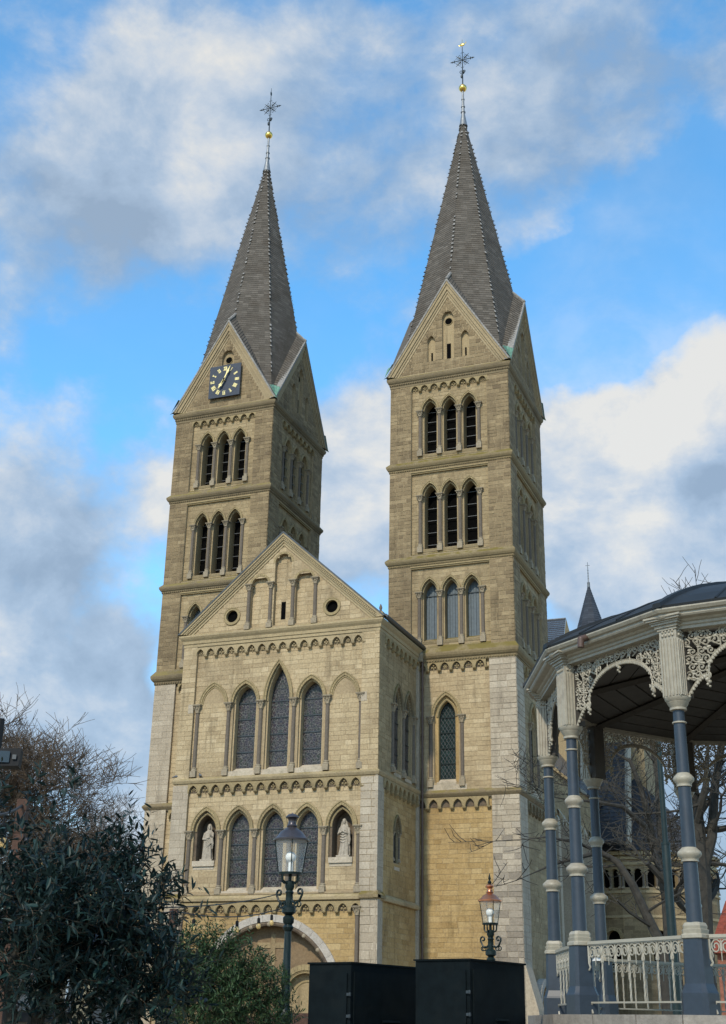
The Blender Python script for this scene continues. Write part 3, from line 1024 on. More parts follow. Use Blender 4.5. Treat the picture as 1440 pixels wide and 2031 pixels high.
def tower_gable(face, wf, style):
    """style: 'niches', 'clock' """
    hw = wf / 2 + 0.22
    top = GZ1
    sl = (top - GZ0) / hw
    def tri(inset, z0=GZ0):
        dzz = inset * math.hypot(1, sl)
        w2 = hw - inset * math.hypot(1, sl) / sl
        return [(-w2 - (GZ0 - z0) / sl, z0), (w2 + (GZ0 - z0) / sl, z0), (0, top - dzz)]
    inner = tri(0.72)
    holes = []
    niches = [(0, 45.32, 48.62, 0.43, 0.70), (-1.25, 45.32, 46.95, 0.29, 0.5), (1.25, 45.32, 46.95, 0.29, 0.5)]
    if style == 'clock':
        niches = [(0, 47.3, 48.62, 0.5, 0.72)]
    for n in niches:
        holes.append(arch_hole(*n, 6))
    m = MB()
    m.wall(tri(0.2), holes, 0.0, 0.25)
    o = face.put('gable', m, 'mortar_pale')
    t2 = tri(0.70)
    bnd = lambda z: ((-(t2[2][1] - z) / sl, (t2[2][1] - z) / sl) if z < t2[2][1] - 0.1 else None)
    sp = [hole_span(*n) for n in niches]
    m = MB()
    lay(m, blocks(-hw, hw, GZ0 + 0.1, top - 0.8, 0, 0.29, 0.36, 0.75, 0.045, 0.022, sp, bnd), 0)
    face.put('stonework', m, 'tower_stone', o, kind='stuff')
    for i, n in enumerate(niches):
        m = MB()
        m.wall(arch_hole(n[0], n[1], n[2], n[3] + 0.02, n[4] + 0.02, 6), [], 0.22, 0.3, tone=0.8)
        face.put('niche', m, 'panel_stone', o)
        if i == 0:
            m = MB(); m.wall(circ(n[0], 48.5, 0.27), [], 0.205, 0.22); face.put('oculus', m, 'void', o)
            m = MB(); m.tube([(x, 0.205, z) for x, z in circ(n[0], 48.5, 0.29, 16) + [(n[0] + 0.29, 48.5)]], 0.035, 5); face.put('oculus_rim', m, 'hood_stone', o)
        if style != 'clock':
            w2, z0, z1 = ((0.15, 45.34, 46.68) if i == 0 else (0.06, 45.36, 46.15))
            m = MB(); m.wall(rect(n[0] - w2, n[0] + w2, z0, z1), [], 0.20, 0.22); face.put('slit', m, 'void', o)
    # arch stones over the niches
    for n in niches:
        m = MB()
        m.band(arch(n[0], n[2], n[3] + 0.26, n[4] + 0.30, 6), arch(n[0], n[2], n[3], n[4], 6), -0.028, 0.03, gap=0.04, rnd=RNG)
        face.put('voussoirs', m, 'tower_stone', o)
    # raking cornice in three steps
    for sgn in (-1, 1):
        m = MB()
        for i0, i1, d0 in ((0.0, 0.20, -0.26), (0.20, 0.42, -0.19), (0.42, 0.56, -0.11), (0.56, 0.72, -0.05)):
            a, b = tri(i0), tri(i1)
            pa = [(sgn * a[1][0], a[1][1]), (0, a[2][1])]
            pb = [(sgn * b[1][0], b[1][1]), (0, b[2][1])]
            q = [(pa[0][0], d0, pa[0][1]), (pa[1][0], d0, pa[1][1]), (pb[1][0], d0, pb[1][1]), (pb[0][0], d0, pb[0][1])]
            q2 = [(x, 0.1, z) for x, _, z in q]
            m.add(q + q2, [(0, 1, 2, 3), (3, 2, 6, 7), (0, 4, 5, 1), (0, 3, 7, 4)], 0.3 + i0)
        face.put('raking_cornice', m, 'gable_trim', o)
        a, b = tri(-0.05), tri(0.06)
        m = MB()
        q = [(sgn * a[1][0], -0.30, a[1][1]), (0, -0.30, a[2][1]), (0, -0.30, b[2][1]), (sgn * b[1][0], -0.30, b[1][1])]
        q2 = [(x, 0.16, z) for x, _, z in q]
        m.add(q + q2, [(0, 1, 2, 3), (0, 4, 5, 1), (3, 2, 6, 7)])
        face.put('lead_edge', m, 'lead_light', o)
    # little roof rising back from the gable into the spire, laid in courses
    m = MB()
    nc, nt = 30, 7
    for sgn in (-1, 1):
        ap, ft = Vector((0, -0.24, top)), Vector((sgn * hw, -0.24, GZ0))
        rg, vl = Vector((0, 1.25, 53.30)), Vector((sgn * (hw - 0.75), 0.9, 45.2))
        def S(a_, b_):
            return ap.lerp(ft, a_).lerp(rg.lerp(vl, a_), b_)
        for i in range(nc):
            for j in range(nt):
                A, B = S((i + 1) / nc, j / nt), S((i + 1) / nc, (j + 1) / nt)
                Cc, Dd = S(i / nc, (j + 1) / nt), S(i / nc, j / nt)
                up_ = Vector((sgn * 0.03, 0, 0.03))
                m.add([A + up_, B + up_, Cc, Dd, B, A], [(0, 1, 2, 3), (0, 1, 4, 5)], min(1, max(0, RNG.gauss(0.42, 0.25))))
        mv = MB()
        for i in range(26):
            p = rg.lerp(vl, (i + 0.3) / 26 * 0.86)
            mv.box(p.x - 0.05, p.x + 0.05, p.y - 0.12, p.y - 0.02, p.z + 0.02, p.z + 0.10)
        face.put('valley_flashing', mv, 'lead_light', o, kind='stuff')
    face.put('gable_roof', m, 'slate_warm', o, kind='stuff')
    m = MB(); m.tube([(0, -0.28, top + 0.02), (0, 0.5, top + 0.86), (0, 1.2, top + 1.62)], [0.10, 0.12, 0.10], 6); m.ball((0, -0.2, top + 0.12), 0.13, 6, 5)
    face.put('ridge_end', m, 'lead_light', o)
    return o


def clock(face):
    u, z, hw, hh = 0.0, 46.5, 1.30, 1.34
    m = MB(); m.box(u - hw, u + hw, -0.30, -0.20, z - hh, z + hh)
    o = face.put('clock', m, 'clock_blue', label='square dark blue clock with pale gold numerals and hands')
    m = MB(); m.band(circ(u, z, 1.26, 40) + [(u + 1.26, z)], circ(u, z, 1.235, 40) + [(u + 1.235, z)], -0.304, -0.30)
    face.put('ring', m, 'clock_ring', o)
    num = ['XII', 'I', 'II', 'III', 'IIII', 'V', 'VI', 'VII', 'VIII', 'IX', 'X', 'XI']
    H = 0.30
    for i, s in enumerate(num):
        an = rad(90 - 30 * i)
        m = MB()
        ws = [{'I': 0.075, 'V': 0.15, 'X': 0.15}[c] for c in s]
        tot = sum(ws); x = -tot / 2
        strokes = []
        for c, wd in zip(s, ws):
            if c == 'I':
                strokes.append(((x + wd / 2, -1), (x + wd / 2, 1), 0.026))
            elif c == 'V':
                strokes += [((x + 0.02, 1), (x + wd / 2, -1), 0.026), ((x + wd - 0.02, 1), (x + wd / 2, -1), 0.014)]
            else:
                strokes += [((x + 0.02, 1), (x + wd - 0.02, -1), 0.026), ((x + wd - 0.02, 1), (x + 0.02, -1), 0.014)]
            x += wd
        strokes += [((-tot / 2, 1), (tot / 2, 1), 0.016), ((-tot / 2, -1), (tot / 2, -1), 0.016)]
        ca, sa = math.cos(an), math.sin(an)
        def P(a, b):   # a across, b -1..1 along the radius
            rr = 1.03 + b * H / 2
            return (u + rr * ca + a * sa, z + rr * sa - a * ca)
        for (a0, b0), (a1, b1), hwid in strokes:
            p, q = Vector(P(a0, b0)), Vector(P(a1, b1))
            dv = (q - p).normalized(); nn = Vector((-dv.y, dv.x)) * hwid
            m.wall([tuple(p - nn), tuple(p + nn), tuple(q + nn), tuple(q - nn)], [], -0.315, -0.30)
        face.put('numeral', m, 'gold_paint', o)
    for nm, an, L, tail, wd in (('minute_hand', rad(90 - 24), 1.22, 0.35, 0.055), ('hour_hand', rad(90 - 212), 0.80, 0.18, 0.075)):
        ca, sa = math.cos(an), math.sin(an)
        prof = [(-tail, 0.05), (0, wd), (L * 0.45, wd * 0.8), (L * 0.62, wd * 1.9), (L * 0.72, wd * 0.9), (L, 0.012)]
        pl = [(u + r * ca - s * sa, z + r * sa + s * ca) for r, s in prof] + [(u + r * ca + s * sa, z + r * sa - s * ca) for r, s in prof[::-1]]
        m = MB(); m.wall(pl, [], -0.50, -0.46)
        m.tube([(u, -0.47, z), (u, -0.29, z)], 0.05, 8)
        face.put(nm, m, 'gold_paint', o)


def spire(cx, cy, a, b, golden):
    z0, zv, ztop = 44.30, 70.15, 69.3
    R0x, R0y = a * 1.222, b * 1.222

    def clip(poly):
        lx, ly = a - 0.6, b - 0.6
        for ax, sg, lim in ((0, 1, lx), (0, -1, lx), (1, 1, ly), (1, -1, ly)):
            out = []
            for i, p in enumerate(poly):
                q = poly[(i + 1) % len(poly)]
                pi, qi = sg * p[ax] <= lim, sg * q[ax] <= lim
                if pi:
                    out.append(p)
                if pi != qi:
                    f = (lim - sg * p[ax]) / (sg * q[ax] - sg * p[ax])
                    out.append(p.lerp(q, f))
            poly = out
            if len(poly) < 3:
                return []
        return poly

    def ring_pt(k, z):
        f = (zv - z) / (zv - z0)
        an = k * PI / 4
        return Vector((R0x * f * math.cos(an), R0y * f * math.sin(an), z))
    m = MB()
    zs_ = 53.0
    m.add([ring_pt(k, zs_) * 0.97 for k in range(8)] + [(0, 0, zv - 0.6)], [(k, (k + 1) % 8, 8) for k in range(8)], 0.2)
    m.v = [(x, y, z if i == 8 else zs_) for i, (x, y, z) in enumerate(m.v)]
    o = obj('spire', m, CH, Vector((cx, cy, 0)) - CHL, mat='slate_warm', label='tall octagonal slate spire' + (' with gilded weathercock' if golden else ' with dark weathercock'))
    m = MB()
    n = 118
    for i in range(n):
        za, zb = z0 + (ztop - z0) * i / n, z0 + (ztop - z0) * (i + 1) / n
        for k in range(8):
            p0, p1, q0, q1 = ring_pt(k, za), ring_pt(k + 1, za), ring_pt(k, zb), ring_pt(k + 1, zb)
            nt = max(1, int((p1 - p0).length / 0.42))
            mid = ((p0 + p1) / 2); mid.z = 0
            ou = mid.normalized() * 0.02
            for j in range(nt):
                fa, fb = j / nt, (j + 1) / nt
                A, B = p0.lerp(p1, fa) + ou, p0.lerp(p1, fb) + ou
                Cc, Dd = q0.lerp(q1, fb), q0.lerp(q1, fa)
                tn_ = min(1, max(0, RNG.gauss(0.45, 0.28)))
                if zb > 53.5:
                    m.add([A, B, Cc, Dd, p0.lerp(p1, fb), p0.lerp(p1, fa)], [(0, 1, 2, 3), (1, 0, 5, 4)], tn_)
                else:
                    pl = clip([A, B, Cc, Dd])
                    if pl:
                        m.add(pl, [tuple(range(len(pl)))], tn_)
    obj('slate_courses', m, o, mat='slate_warm', kind='stuff')
    for k in range(8):
        m = MB()
        z = z0 + (8.9 if k % 2 == 0 else 3.0)
        while z < ztop - 0.2:
            if RNG.random() < 0.18:
                z += 0.42
                continue
            z += RNG.uniform(-0.05, 0.05)
            p = ring_pt(k, z) * 1.0; q = ring_pt(k, z + RNG.uniform(0.16, 0.27))
            out = Vector((math.cos(k * PI / 4), math.sin(k * PI / 4), 0))
            sd_ = Vector((-out.y, out.x, 0))
            w_ = 0.075 + RNG.uniform(-0.03, 0.02)
            vs = [p + out * 0.09 - sd_ * w_, p + out * 0.12, p + out * 0.09 + sd_ * w_, q + out * 0.03 + sd_ * w_ * 0.8, q + out * 0.04, q + out * 0.03 - sd_ * w_ * 0.8,
                  p - out * 0.02 - sd_ * w_, p - out * 0.02 + sd_ * w_]
            vs = [Vector((v_[0], v_[1], v_[2])) for v_ in vs]
            m.add(vs, [(0, 1, 4, 5), (1, 2, 3, 4), (6, 7, 2, 1, 0)], RNG.random())
            z += 0.42
        obj('hip_tiles', m, o, mat='lead_light', kind='stuff')
    # lead cap, mast with collars
    m = MB()
    m.lathe([(0.36, ztop - 0.15), (0.30, ztop + 0.1), (0.17, ztop + 0.9), (0.15, ztop + 1.2), (0.20, ztop + 1.22), (0.20, ztop + 1.3), (0.135, ztop + 1.32), (0.125, ztop + 1.75), (0.17, ztop + 1.77), (0.17, ztop + 1.85), (0.115, ztop + 1.87), (0.105, ztop + 2.5), (0.14, ztop + 2.52), (0.14, ztop + 2.6), (0.09, ztop + 2.62), (0.085, 72.75)], 10)
    obj('finial_mast', m, o, mat='lead')
    m = MB(); m.ball((0, 0, 73.02), 0.33, 20, 12)
    obj('gilded_ball', m, o, mat='gold')
    # wrought iron cross in the plane of the front
    m = MB()
    zc = 75.95
    m.tube([(0, 0, 73.3), (0, 0, 77.3)], [0.055, 0.03], 6)
    m.tube([(-1.02, 0, zc), (1.02, 0, zc)], 0.035, 5)
    for sx in (-1, 1):
        m.ball((sx * 0.86, 0, zc), 0.075, 6, 4)
        m.ball((sx * 0.70, 0, zc + 0.09), 0.05, 5, 4); m.ball((sx * 0.70, 0, zc - 0.09), 0.05, 5, 4)
        for sz in (-1, 1):
            m.tube([(sx * 0.12, 0, zc + sz * 0.12), (sx * 0.55, 0, zc + sz * 0.55)], [0.05, 0.02], 5)
            m.ball((sx * 0.2, 0, zc + sz * 0.2), 0.07, 6, 4)
            for vert in (0, 1):
                pts = []
                for i in range(15):
                    th = -0.3 + i / 14 * 7.0
                    rr = 0.235 - 0.0135 * i
                    c1, c2 = 0.34, 0.20
                    x_, z_ = c1 + rr * math.cos(th), c2 + rr * math.sin(th) * 0.8
                    if vert:
                        x_, z_ = z_, x_
                    pts.append((sx * x_, 0, zc + sz * z_))
                m.tube(pts, 0.021, 4)
        m.tube([(sx * (0.02 + 0.2 * math.sin(i / 12 * 5.0) * (1 - i / 22) + i * 0.012), 0, 74.55 + 0.22 * (1 - math.cos(i / 12 * 5.0)) * (1 - i / 24)) for i in range(13)], 0.028, 4)
        m.tube([(0, 0, zc + 0.72), (sx * 0.1, 0, zc + 0.8), (sx * 0.13, 0, zc + 0.7)], 0.02, 4)
        m.tube([(0, 0, zc - 0.72), (sx * 0.1, 0, zc - 0.8), (sx * 0.13, 0, zc - 0.7)], 0.02, 4)
    for k, zz in enumerate((74.2, 74.75)):
        s_ = 1 if k else -1
        m.ball((0.06 * s_, 0.08 * s_, zz), 0.1, 6, 5, sz=2.0)
    m.ball((0, 0, zc), 0.1, 8, 6)
    obj('iron_cross', m, o, mat='iron')
    m = MB()
    if golden:
        m.ball((0, 0, 77.55), 0.19, 10, 6, sx=1.25, sy=0.35, sz=0.75)
        m.add([(0.18, 0, 77.6), (0.36, 0.02, 77.86), (0.33, -0.02, 77.6)], [(0, 1, 2)])
        m.add([(-0.16, 0, 77.6), (-0.33, 0, 77.55), (-0.2, 0.02, 77.45)], [(0, 1, 2)])
    else:
        m.ball((0, 0, 77.5), 0.11, 8, 6, sx=0.5, sy=1.2, sz=2.2)
    m.tube([(0, 0, 77.2), (0, 0, 78.1)], 0.02, 4)
    obj('weathercock', m, o, mat='gold' if golden else 'iron')
    return o


PALE = []      # pale ashlar candidates: (face, u0,u1,z0,z1,proud,d,mat)


def ashlar(face, u0, u1, z0, z1, d, parent, each=True, rowh=0.36, wmin=0.5, wmax=0.95, greyfrom=None, gap=0.011, spans=()):
    bl = blocks(u0, u1, z0, z1, d, rowh, wmin, wmax, gap, 0.02, spans)
    if each:
        for q in bl:
            mt = 'pale_block'
            if greyfrom and (q[2] + q[3]) / 2 < greyfrom + RNG.uniform(-1.2, 1.2):
                mt = 'grey_block'
            PALE.append((face, q, d, parent, mt))
    else:
        m = MB(); lay(m, bl, d)
        face.put('stonework', m, 'pale_stone', parent, kind='stuff')


TW = {'R': (-9.0, 0.0), 'L': (-26.27, -17.76)}
TD = 9.77
OV = 0.22
for tn in ('R', 'L'):
    X0, X1 = TW[tn]
    wx = X1 - X0
    x0, x1, y0, y1 = X0 + OV, X1 - OV, OV, TD - OV
    cx, cy = (X0 + X1) / 2, TD / 2
    front = Face(cx, y0, 0.0)
    side = Face(x1, cy, PI / 2)
    kx, ky = wx / 9.0, TD / 9.0
    for st in (2, 3, 4):
        tower_stage(front, kx, x1 - x0, st)
        tower_stage(side, ky, y1 - y0, st)
    # plain far sides
    m = MB(); m.box(x0, x0 + 0.6, y0 + 0.02, y1, 0, 43.8); m.box(x0, x1 - 0.02, y1 - 0.6, y1, 0, 43.8); m.box(x0 + 0.5, x1 - 1.5, y0 + 1.5, y1 - 0.5, 0, 44.2)
    obj('rear_wall', m, CH, -CHL, mat='tower_stone')
    # cornices
    bigp = [(0, -0.62), (0.04, -0.60), (0.04, -0.45), (0.09, -0.40), (0.09, -0.28), (0.17, -0.20), (0.22, -0.10), (0.24, 0.0), (0.24, 0.08), (0.05, 0.24), (-0.1, 0.26)]
    cornice(x0, x1, y0, y1, 44.22, bigp, 'cornice_stone', billets=(0.09, -0.38, 0.085))
    mid = [(0, -0.42), (0.05, -0.40), (0.06, -0.28), (0.13, -0.22), (0.2, -0.10), (0.22, -0.02), (0.22, 0.05), (0.0, 0.30), (-0.1, 0.32)]
    cornice(x0, x1, y0, y1, 37.45, mid, 'cornice_mossy' if tn == 'R' else 'cornice_stone', billets=(0.055, -0.37, 0.08))
    cornice(x0, x1, y0, y1, 30.48, mid, 'cornice_mossy' if tn == 'R' else 'cornice_stone', billets=(0.055, -0.37, 0.08))
    low = [(0, -0.60), (0.05, -0.56), (0.07, -0.38), (0.16, -0.30), (0.24, -0.18), (0.27, -0.06), (0.27, 0.04), (0.02, 0.42), (-0.1, 0.45)]
    cornice(x0, x1, y0, y1, 23.92, low, 'cornice_mossy' if tn == 'R' else 'cornice_stone', billets=(0.07, -0.5, 0.09))
    strg = [(0, -0.26), (0.05, -0.22), (0.12, -0.12), (0.16, -0.05), (0.16, 0.02), (0.0, 0.2), (-0.1, 0.22)]
    cornice(x0, x1, y0, y1, 15.0, strg, 'cornice_stone')
    # lower stages: piers of pale ashlar at the corners, yellow panels between
    for face, wf, kf, isf in ((front, x1 - x0, kx, True), (side, y1 - y0, ky, False)):
        hw = wf / 2
        pw = 2.55 * kf
        for (zb, zt, nfr, car) in ((14.95, 23.7, 6, (2, 1, 0, 3)), (0.0, 14.8, 6, (9,))):
            up = zb > 10
            m = MB()
            m.wall(rect(-hw, hw, zb, zt), [rect(-pw, pw, zb + 0.1, zt - 0.08)], 0, REC + 0.02)
            o = face.put('tower_wall', m, 'mortar_grey')
            each = tn == 'R'
            if tn == 'R':
                ashlar(face, pw, hw, zb, zt, 0, o, isf, greyfrom=None if up else 12.5)
                ashlar(face, -hw, -pw, zb, zt, 0, o, not isf and up)
            else:
                ashlar(face, -hw, -pw, zb, zt, 0, o, False)
                ashlar(face, pw, hw, zb, zt, 0, o, False)
            win = up and not (tn == 'L')
            m = MB()
            cw = -0.36 if isf else 0.0
            zs, hh, wo = 19.85, 1.6, 1.0
            holes = [arch_hole(cw, 15.7, zs, wo - 0.2, hh - 0.25)] if win else []
            m.wall(rect(-pw - 0.05, pw + 0.05, zb, zt), holes, REC, REC + 0.16)
            o2 = face.put('wall_panel', m, 'mortar_warm')
            m = MB()
            spans = [hole_span(cw, 15.5, zs, wo - 0.05, hh - 0.05)] if win else []
            lay(m, blocks(-pw, pw, zb + 0.2, zt - 0.1, 0, 0.30, 0.4, 1.1, 0.02, 0.016, spans), REC)
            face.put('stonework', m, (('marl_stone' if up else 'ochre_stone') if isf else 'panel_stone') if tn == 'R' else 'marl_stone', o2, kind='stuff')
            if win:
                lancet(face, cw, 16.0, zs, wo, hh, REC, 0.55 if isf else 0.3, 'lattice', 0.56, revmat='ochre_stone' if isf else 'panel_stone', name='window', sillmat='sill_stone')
                for c in (cw - 1.03, cw + 1.03):
                    colonnette(face, c, REC - 0.02, 15.42, zs + 0.02, 0.12, 0.5, 0.62)
                m = MB(); m.box(cw - 1.3, cw + 1.3, REC - 0.06, REC + 0.1, 15.2, 15.55)
                face.put('sill_course', m, 'sill_stone')
            if up:
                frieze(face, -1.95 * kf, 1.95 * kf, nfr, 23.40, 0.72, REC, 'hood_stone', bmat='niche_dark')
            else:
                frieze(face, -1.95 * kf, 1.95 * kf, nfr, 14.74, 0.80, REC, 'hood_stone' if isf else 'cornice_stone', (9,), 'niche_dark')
    # gables and spire
    gf = Face(cx, y0, 0.0); gs = Face(x1, cy, PI / 2); gl = Face(x0, cy, -PI / 2); gb = Face(cx, y1, PI)
    tower_gable(gf, x1 - x0, 'clock' if tn == 'L' else 'niches')
    tower_gable(gs, y1 - y0, 'niches')
    for fc, wf in ((gl, y1 - y0), (gb, x1 - x0)):
        m = MB()
        hw = wf / 2 + 0.22
        m.wall([(-hw, GZ0), (hw, GZ0), (0, GZ1)], [], -0.2, 0.2)
        for sg in (-1, 1):
            m.add([(sg * hw, -0.22, GZ0), (0, -0.22, GZ1), (0, 1.25, 53.3), (sg * (hw - 0.75), 0.9, 45.2)], [(0, 1, 2, 3)])
        fc.put('gable', m, 'slate_warm')
    if tn == 'L':
        clock(gf)
    spire(cx, cy, wx / 2, TD / 2, tn == 'R')
    # green copper valley sheets at the corners
    for sx, sy in ((1, -1), (-1, -1), (1, 1)):
        m = MB()
        ax, ay = sx * wx / 2, sy * TD / 2
        c0 = Vector((ax * 1.03, ay * 1.03, 44.42))
        e1 = Vector((ax * 0.90, ay * 1.035, 45.45)); e2 = Vector((ax * 1.035, ay * 0.90, 45.45)); up_ = Vector((ax * 0.93, ay * 0.93, 45.65))
        for A, B in ((e1, up_), (up_, e2)):
            prev = A
            for i in range(1, 5):
                q = A.lerp(B, i / 4) + Vector((0, 0, 0.05 * (i % 2)))
                m.add([c0, prev, q], [(0, 1, 2)])
                prev = q
        m.add([c0 + Vector((sx * 0.06, sy * 0.06, -0.12)), c0 + Vector((-sx * 0.3, sy * 0.02, 0.1)), c0 + Vector((sx * 0.02, -sy * 0.3, 0.1))], [(0, 1, 2)])
        obj('copper_valley', m, CH, Vector((cx, cy, 0)) - CHL, mat='copper_green')
# ------------------------------------------------------------------ gabled porch between the towers
PC, PH, PY = -13.15, 6.57, -7.2
pf = Face(PC, PY, 0.0)
ps = Face(PC + PH, PY / 2 + 0.12, PI / 2)
PSH = 3.72                       # half length of its side
COLU = [-5.38, -3.25, -1.08, 1.10, 3.28, 5.40]
WINU = [-4.33, -2.18, 0.02, 2.19, 4.34]

m = MB(); m.box(PC - PH + 0.6, PC + PH - 1.6, PY + 1.8, 0.2, 0, 23.5)
obj('porch_core', m, CH, -CHL, mat='marl_stone')
m = MB(); m.box(PC - PH, PC - PH + 0.55, PY + 0.02, 0.2, 0, 23.55)
obj('porch_wall', m, CH, -CHL, mat='marl_stone')


def arcade(zb, zt, sill, cf, zs, hts, kinds, pan0, pan1, fill, pier0, niche=None, name='porch_wall'):
    m = MB()
    m.wall(rect(-PH, PH, zb, zt), [rect(pan0, pan1, zb + 0.1, zt - 0.1)], 0, REC + 0.02)
    o = pf.put(name, m, 'mortar_warm')
    holes, spans = [], []
    for c, h, kd in zip(WINU, hts, kinds):
        if kd == 'stained':
            holes.append(arch_hole(c, sill - 0.35, zs, 0.98 - 0.196, h - 0.245))
            spans.append(hole_span(c, sill - 0.45, zs, 0.94, h - 0.05))
        elif kd == 'niche':
            holes.append(arch_hole(c, 10.42, zs, 0.98 - 0.196, h - 0.245))
            spans.append(hole_span(c, 10.12, zs, 0.94, h - 0.05))
        else:
            spans.append(hole_span(c, zs - 0.01, zs, 0.93, h - 0.05))
    m = MB()
    m.wall(rect(pan0 - 0.03, pan1 + 0.03, zb, zt), holes, REC, REC + 0.16)
    o2 = pf.put('wall_panel', m, 'mortar_warm')
    m = MB()
    lay(m, blocks(pan0, pan1, zb + 0.2, zt - 0.12, 0, 0.285, 0.4, 1.1, 0.02, 0.014, spans), REC)
    pf.put('stonework', m, 'marl_stone', o2, kind='stuff')
    return o


# upper storey
o = arcade(15.15, 23.6, 15.84, 15.36, 19.75, (1.40, 1.40, 2.52, 1.40, 1.40), ('blind', 'stained', 'stained', 'stained', 'blind'), -5.62, 5.45, 0, 0)
m = MB()
for u0, u1 in ((-PH, -5.62), (5.45, PH)):
    lay(m, blocks(u0, u1, 15.2, 23.6, 0, 0.30, 0.4, 0.9, 0.022, 0.015), 0)
pf.put('stonework', m, 'marl_stone', o, kind='stuff')
for i, (c, h) in enumerate(zip(WINU, (1.40, 1.40, 2.52, 1.40, 1.40))):
    if i in (1, 2, 3):
        lancet(pf, c, 15.84, 19.75, 0.98, h, REC, 0.62, 'stained', 0.69, revmat='marl_stone', sillmat='sill_stone')
        m = MB(); m.box(c - 0.95, c + 0.95, REC - 0.07, REC + 0.12, 15.28, 15.58)
        pf.put('sill_course', m, 'sill_stone')
    else:
        m = MB()
        m.band(arch(c, 19.75, 0.98, h, 9), arch(c, 19.75, 0.80, h - 0.22, 9), REC - 0.09, REC + 0.05, gap=0.012, rnd=RNG)
        m.tube([(x, REC - 0.09, z) for x, z in arch(c, 19.75, 0.95, h - 0.03, 10)], 0.045, 5)
        m.band(arch(c, 19.75, 0.80, h - 0.22, 9), arch(c, 19.75, 0.72, h - 0.33, 9), REC - 0.04, REC + 0.05)
        pf.put('blind_arch', m, 'hood_stone')
for u in COLU:
    colonnette(pf, u, REC - 0.03, 15.33, 19.77, 0.125, 0.52, 0.58)
# carved blocks beside the outermost capitals
for u0, u1 in ((-5.98, -5.63), (5.46, 5.82)):
    m = MB(); m.box(u0, u1, -0.035, 0.05, 19.25, 19.8)
    pf.put('impost_block', m, 'pale_stone')

# lower storey with the statues' niches
o = arcade(8.45, 15.02, 8.90, 8.50, 12.13, (1.44,) * 5, ('niche', 'stained', 'stained', 'stained', 'niche'), -5.58, 5.52, 0, 0)
for u0, u1, each in ((-PH - 0.06, -5.58, False), (5.52, PH + 0.04, True)):
    ashlar(pf, u0, u1, 8.5, 14.85, 0, o, each, rowh=0.40, wmin=0.45, wmax=0.8)
for i, c in enumerate(WINU):
    if 0 < i < 4:
        lancet(pf, c, 8.92, 12.13, 0.98, 1.44, REC, 0.55, 'stained', 0.66, revmat='marl_stone', sillmat='sill_stone')
        m = MB(); m.box(c - 0.95, c + 0.95, REC - 0.08, REC + 0.12, 8.45, 8.68)
        pf.put('sill_course', m, 'sill_stone')
    else:
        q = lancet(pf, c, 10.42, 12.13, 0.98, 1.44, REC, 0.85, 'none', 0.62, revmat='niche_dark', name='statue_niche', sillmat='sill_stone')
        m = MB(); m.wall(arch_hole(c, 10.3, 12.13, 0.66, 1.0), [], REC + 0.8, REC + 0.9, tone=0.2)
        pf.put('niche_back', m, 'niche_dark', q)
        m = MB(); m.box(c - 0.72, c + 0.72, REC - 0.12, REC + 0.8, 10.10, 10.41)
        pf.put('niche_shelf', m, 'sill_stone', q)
for u in COLU:
    colonnette(pf, u, REC - 0.03, 8.50, 12.14, 0.125, 0.50, 0.50)

# foot with the portal
m = MB()
ARC = (0.12, 2.83)
arch_o = [(ARC[0] - 4.10, 0)] + rarch(ARC[0], ARC[1], 4.10, 28) + [(ARC[0] + 4.10, 0)]
m.wall(rect(-PH, PH, 0, 8.2), [arch_o], REC, REC + 0.7)
o = pf.put('porch_wall', m, 'mortar_warm')
m = MB()
spans = [lambda z: (ARC[0] - 4.4, ARC[0] + 4.4) if z < ARC[1] else circ_span(ARC[0], ARC[1], 4.42)(z)]
lay(m, blocks(-5.55, 5.55, 0.0, 7.95, 0, 0.29, 0.4, 1.1, 0.02, 0.016, spans), REC)
pf.put('stonework', m, 'ochre_stone', o, kind='stuff')
for u0, u1, each in ((-PH - 0.1, -5.60, False), (5.62, PH + 0.1, True)):
    m = MB(); m.box(u0 + 0.02, u1 - 0.02, 0.0, REC + 0.3, 0, 8.15)
    q = pf.put('buttress', m, 'mortar_grey')
    ashlar(pf, u0, u1, 0.0, 8.12, 0.0, q, each, rowh=0.42, wmin=0.5, wmax=0.85)
m = MB()
na = 17
for i in range(na):
    a0, a1 = PI * i / na + 0.0015, PI * (i + 1) / na - 0.0015
    def ap(r, a):
        return (ARC[0] - r * math.cos(a), ARC[1] + r * math.sin(a))
    n_ = 4
    A = [ap(4.53, a0 + (a1 - a0) * j / n_) for j in range(n_ + 1)]
    B = [ap(4.14, a0 + (a1 - a0) * j / n_) for j in range(n_ + 1)]
    mm = MB(); mm.band(A, B, REC - 0.14, REC + 0.1, tone=RNG.random())
    if i == 0:
        portal = pf.put('portal_arch', mm, 'arch_grey')
    else:
        pf.put('voussoir', mm, 'arch_grey', portal)
mm = MB(); mm.tube([(x, REC - 0.02, z) for x, z in rarch(ARC[0], ARC[1], 4.03, 40)], 0.13, 8)
pf.put('roll_moulding', mm, 'niche_dark', portal)
for i in range(11):
    a = PI * (i + 0.5) / 11
    mm = MB(); mm.ball((ARC[0] - 4.0 * math.cos(a), REC - 0.1, ARC[1] + 4.0 * math.sin(a)), 0.13, 7, 5, sy=0.8)
    pf.put('carved_knob', mm, 'capital_stone', portal)
m = MB()
doors = (-1.92, 2.18)
hl = [[(c - 1.15, 0)] + rarch(c, 3.15, 1.15, 16) + [(c + 1.15, 0)] for c in doors]
m.wall([(ARC[0] - 4.15, 0)] + rarch(ARC[0], ARC[1], 4.15, 28) + [(ARC[0] + 4.15, 0)], hl, REC + 0.6, REC + 1.2)
ty = pf.put('tympanum', m, 'tympanum_stone')
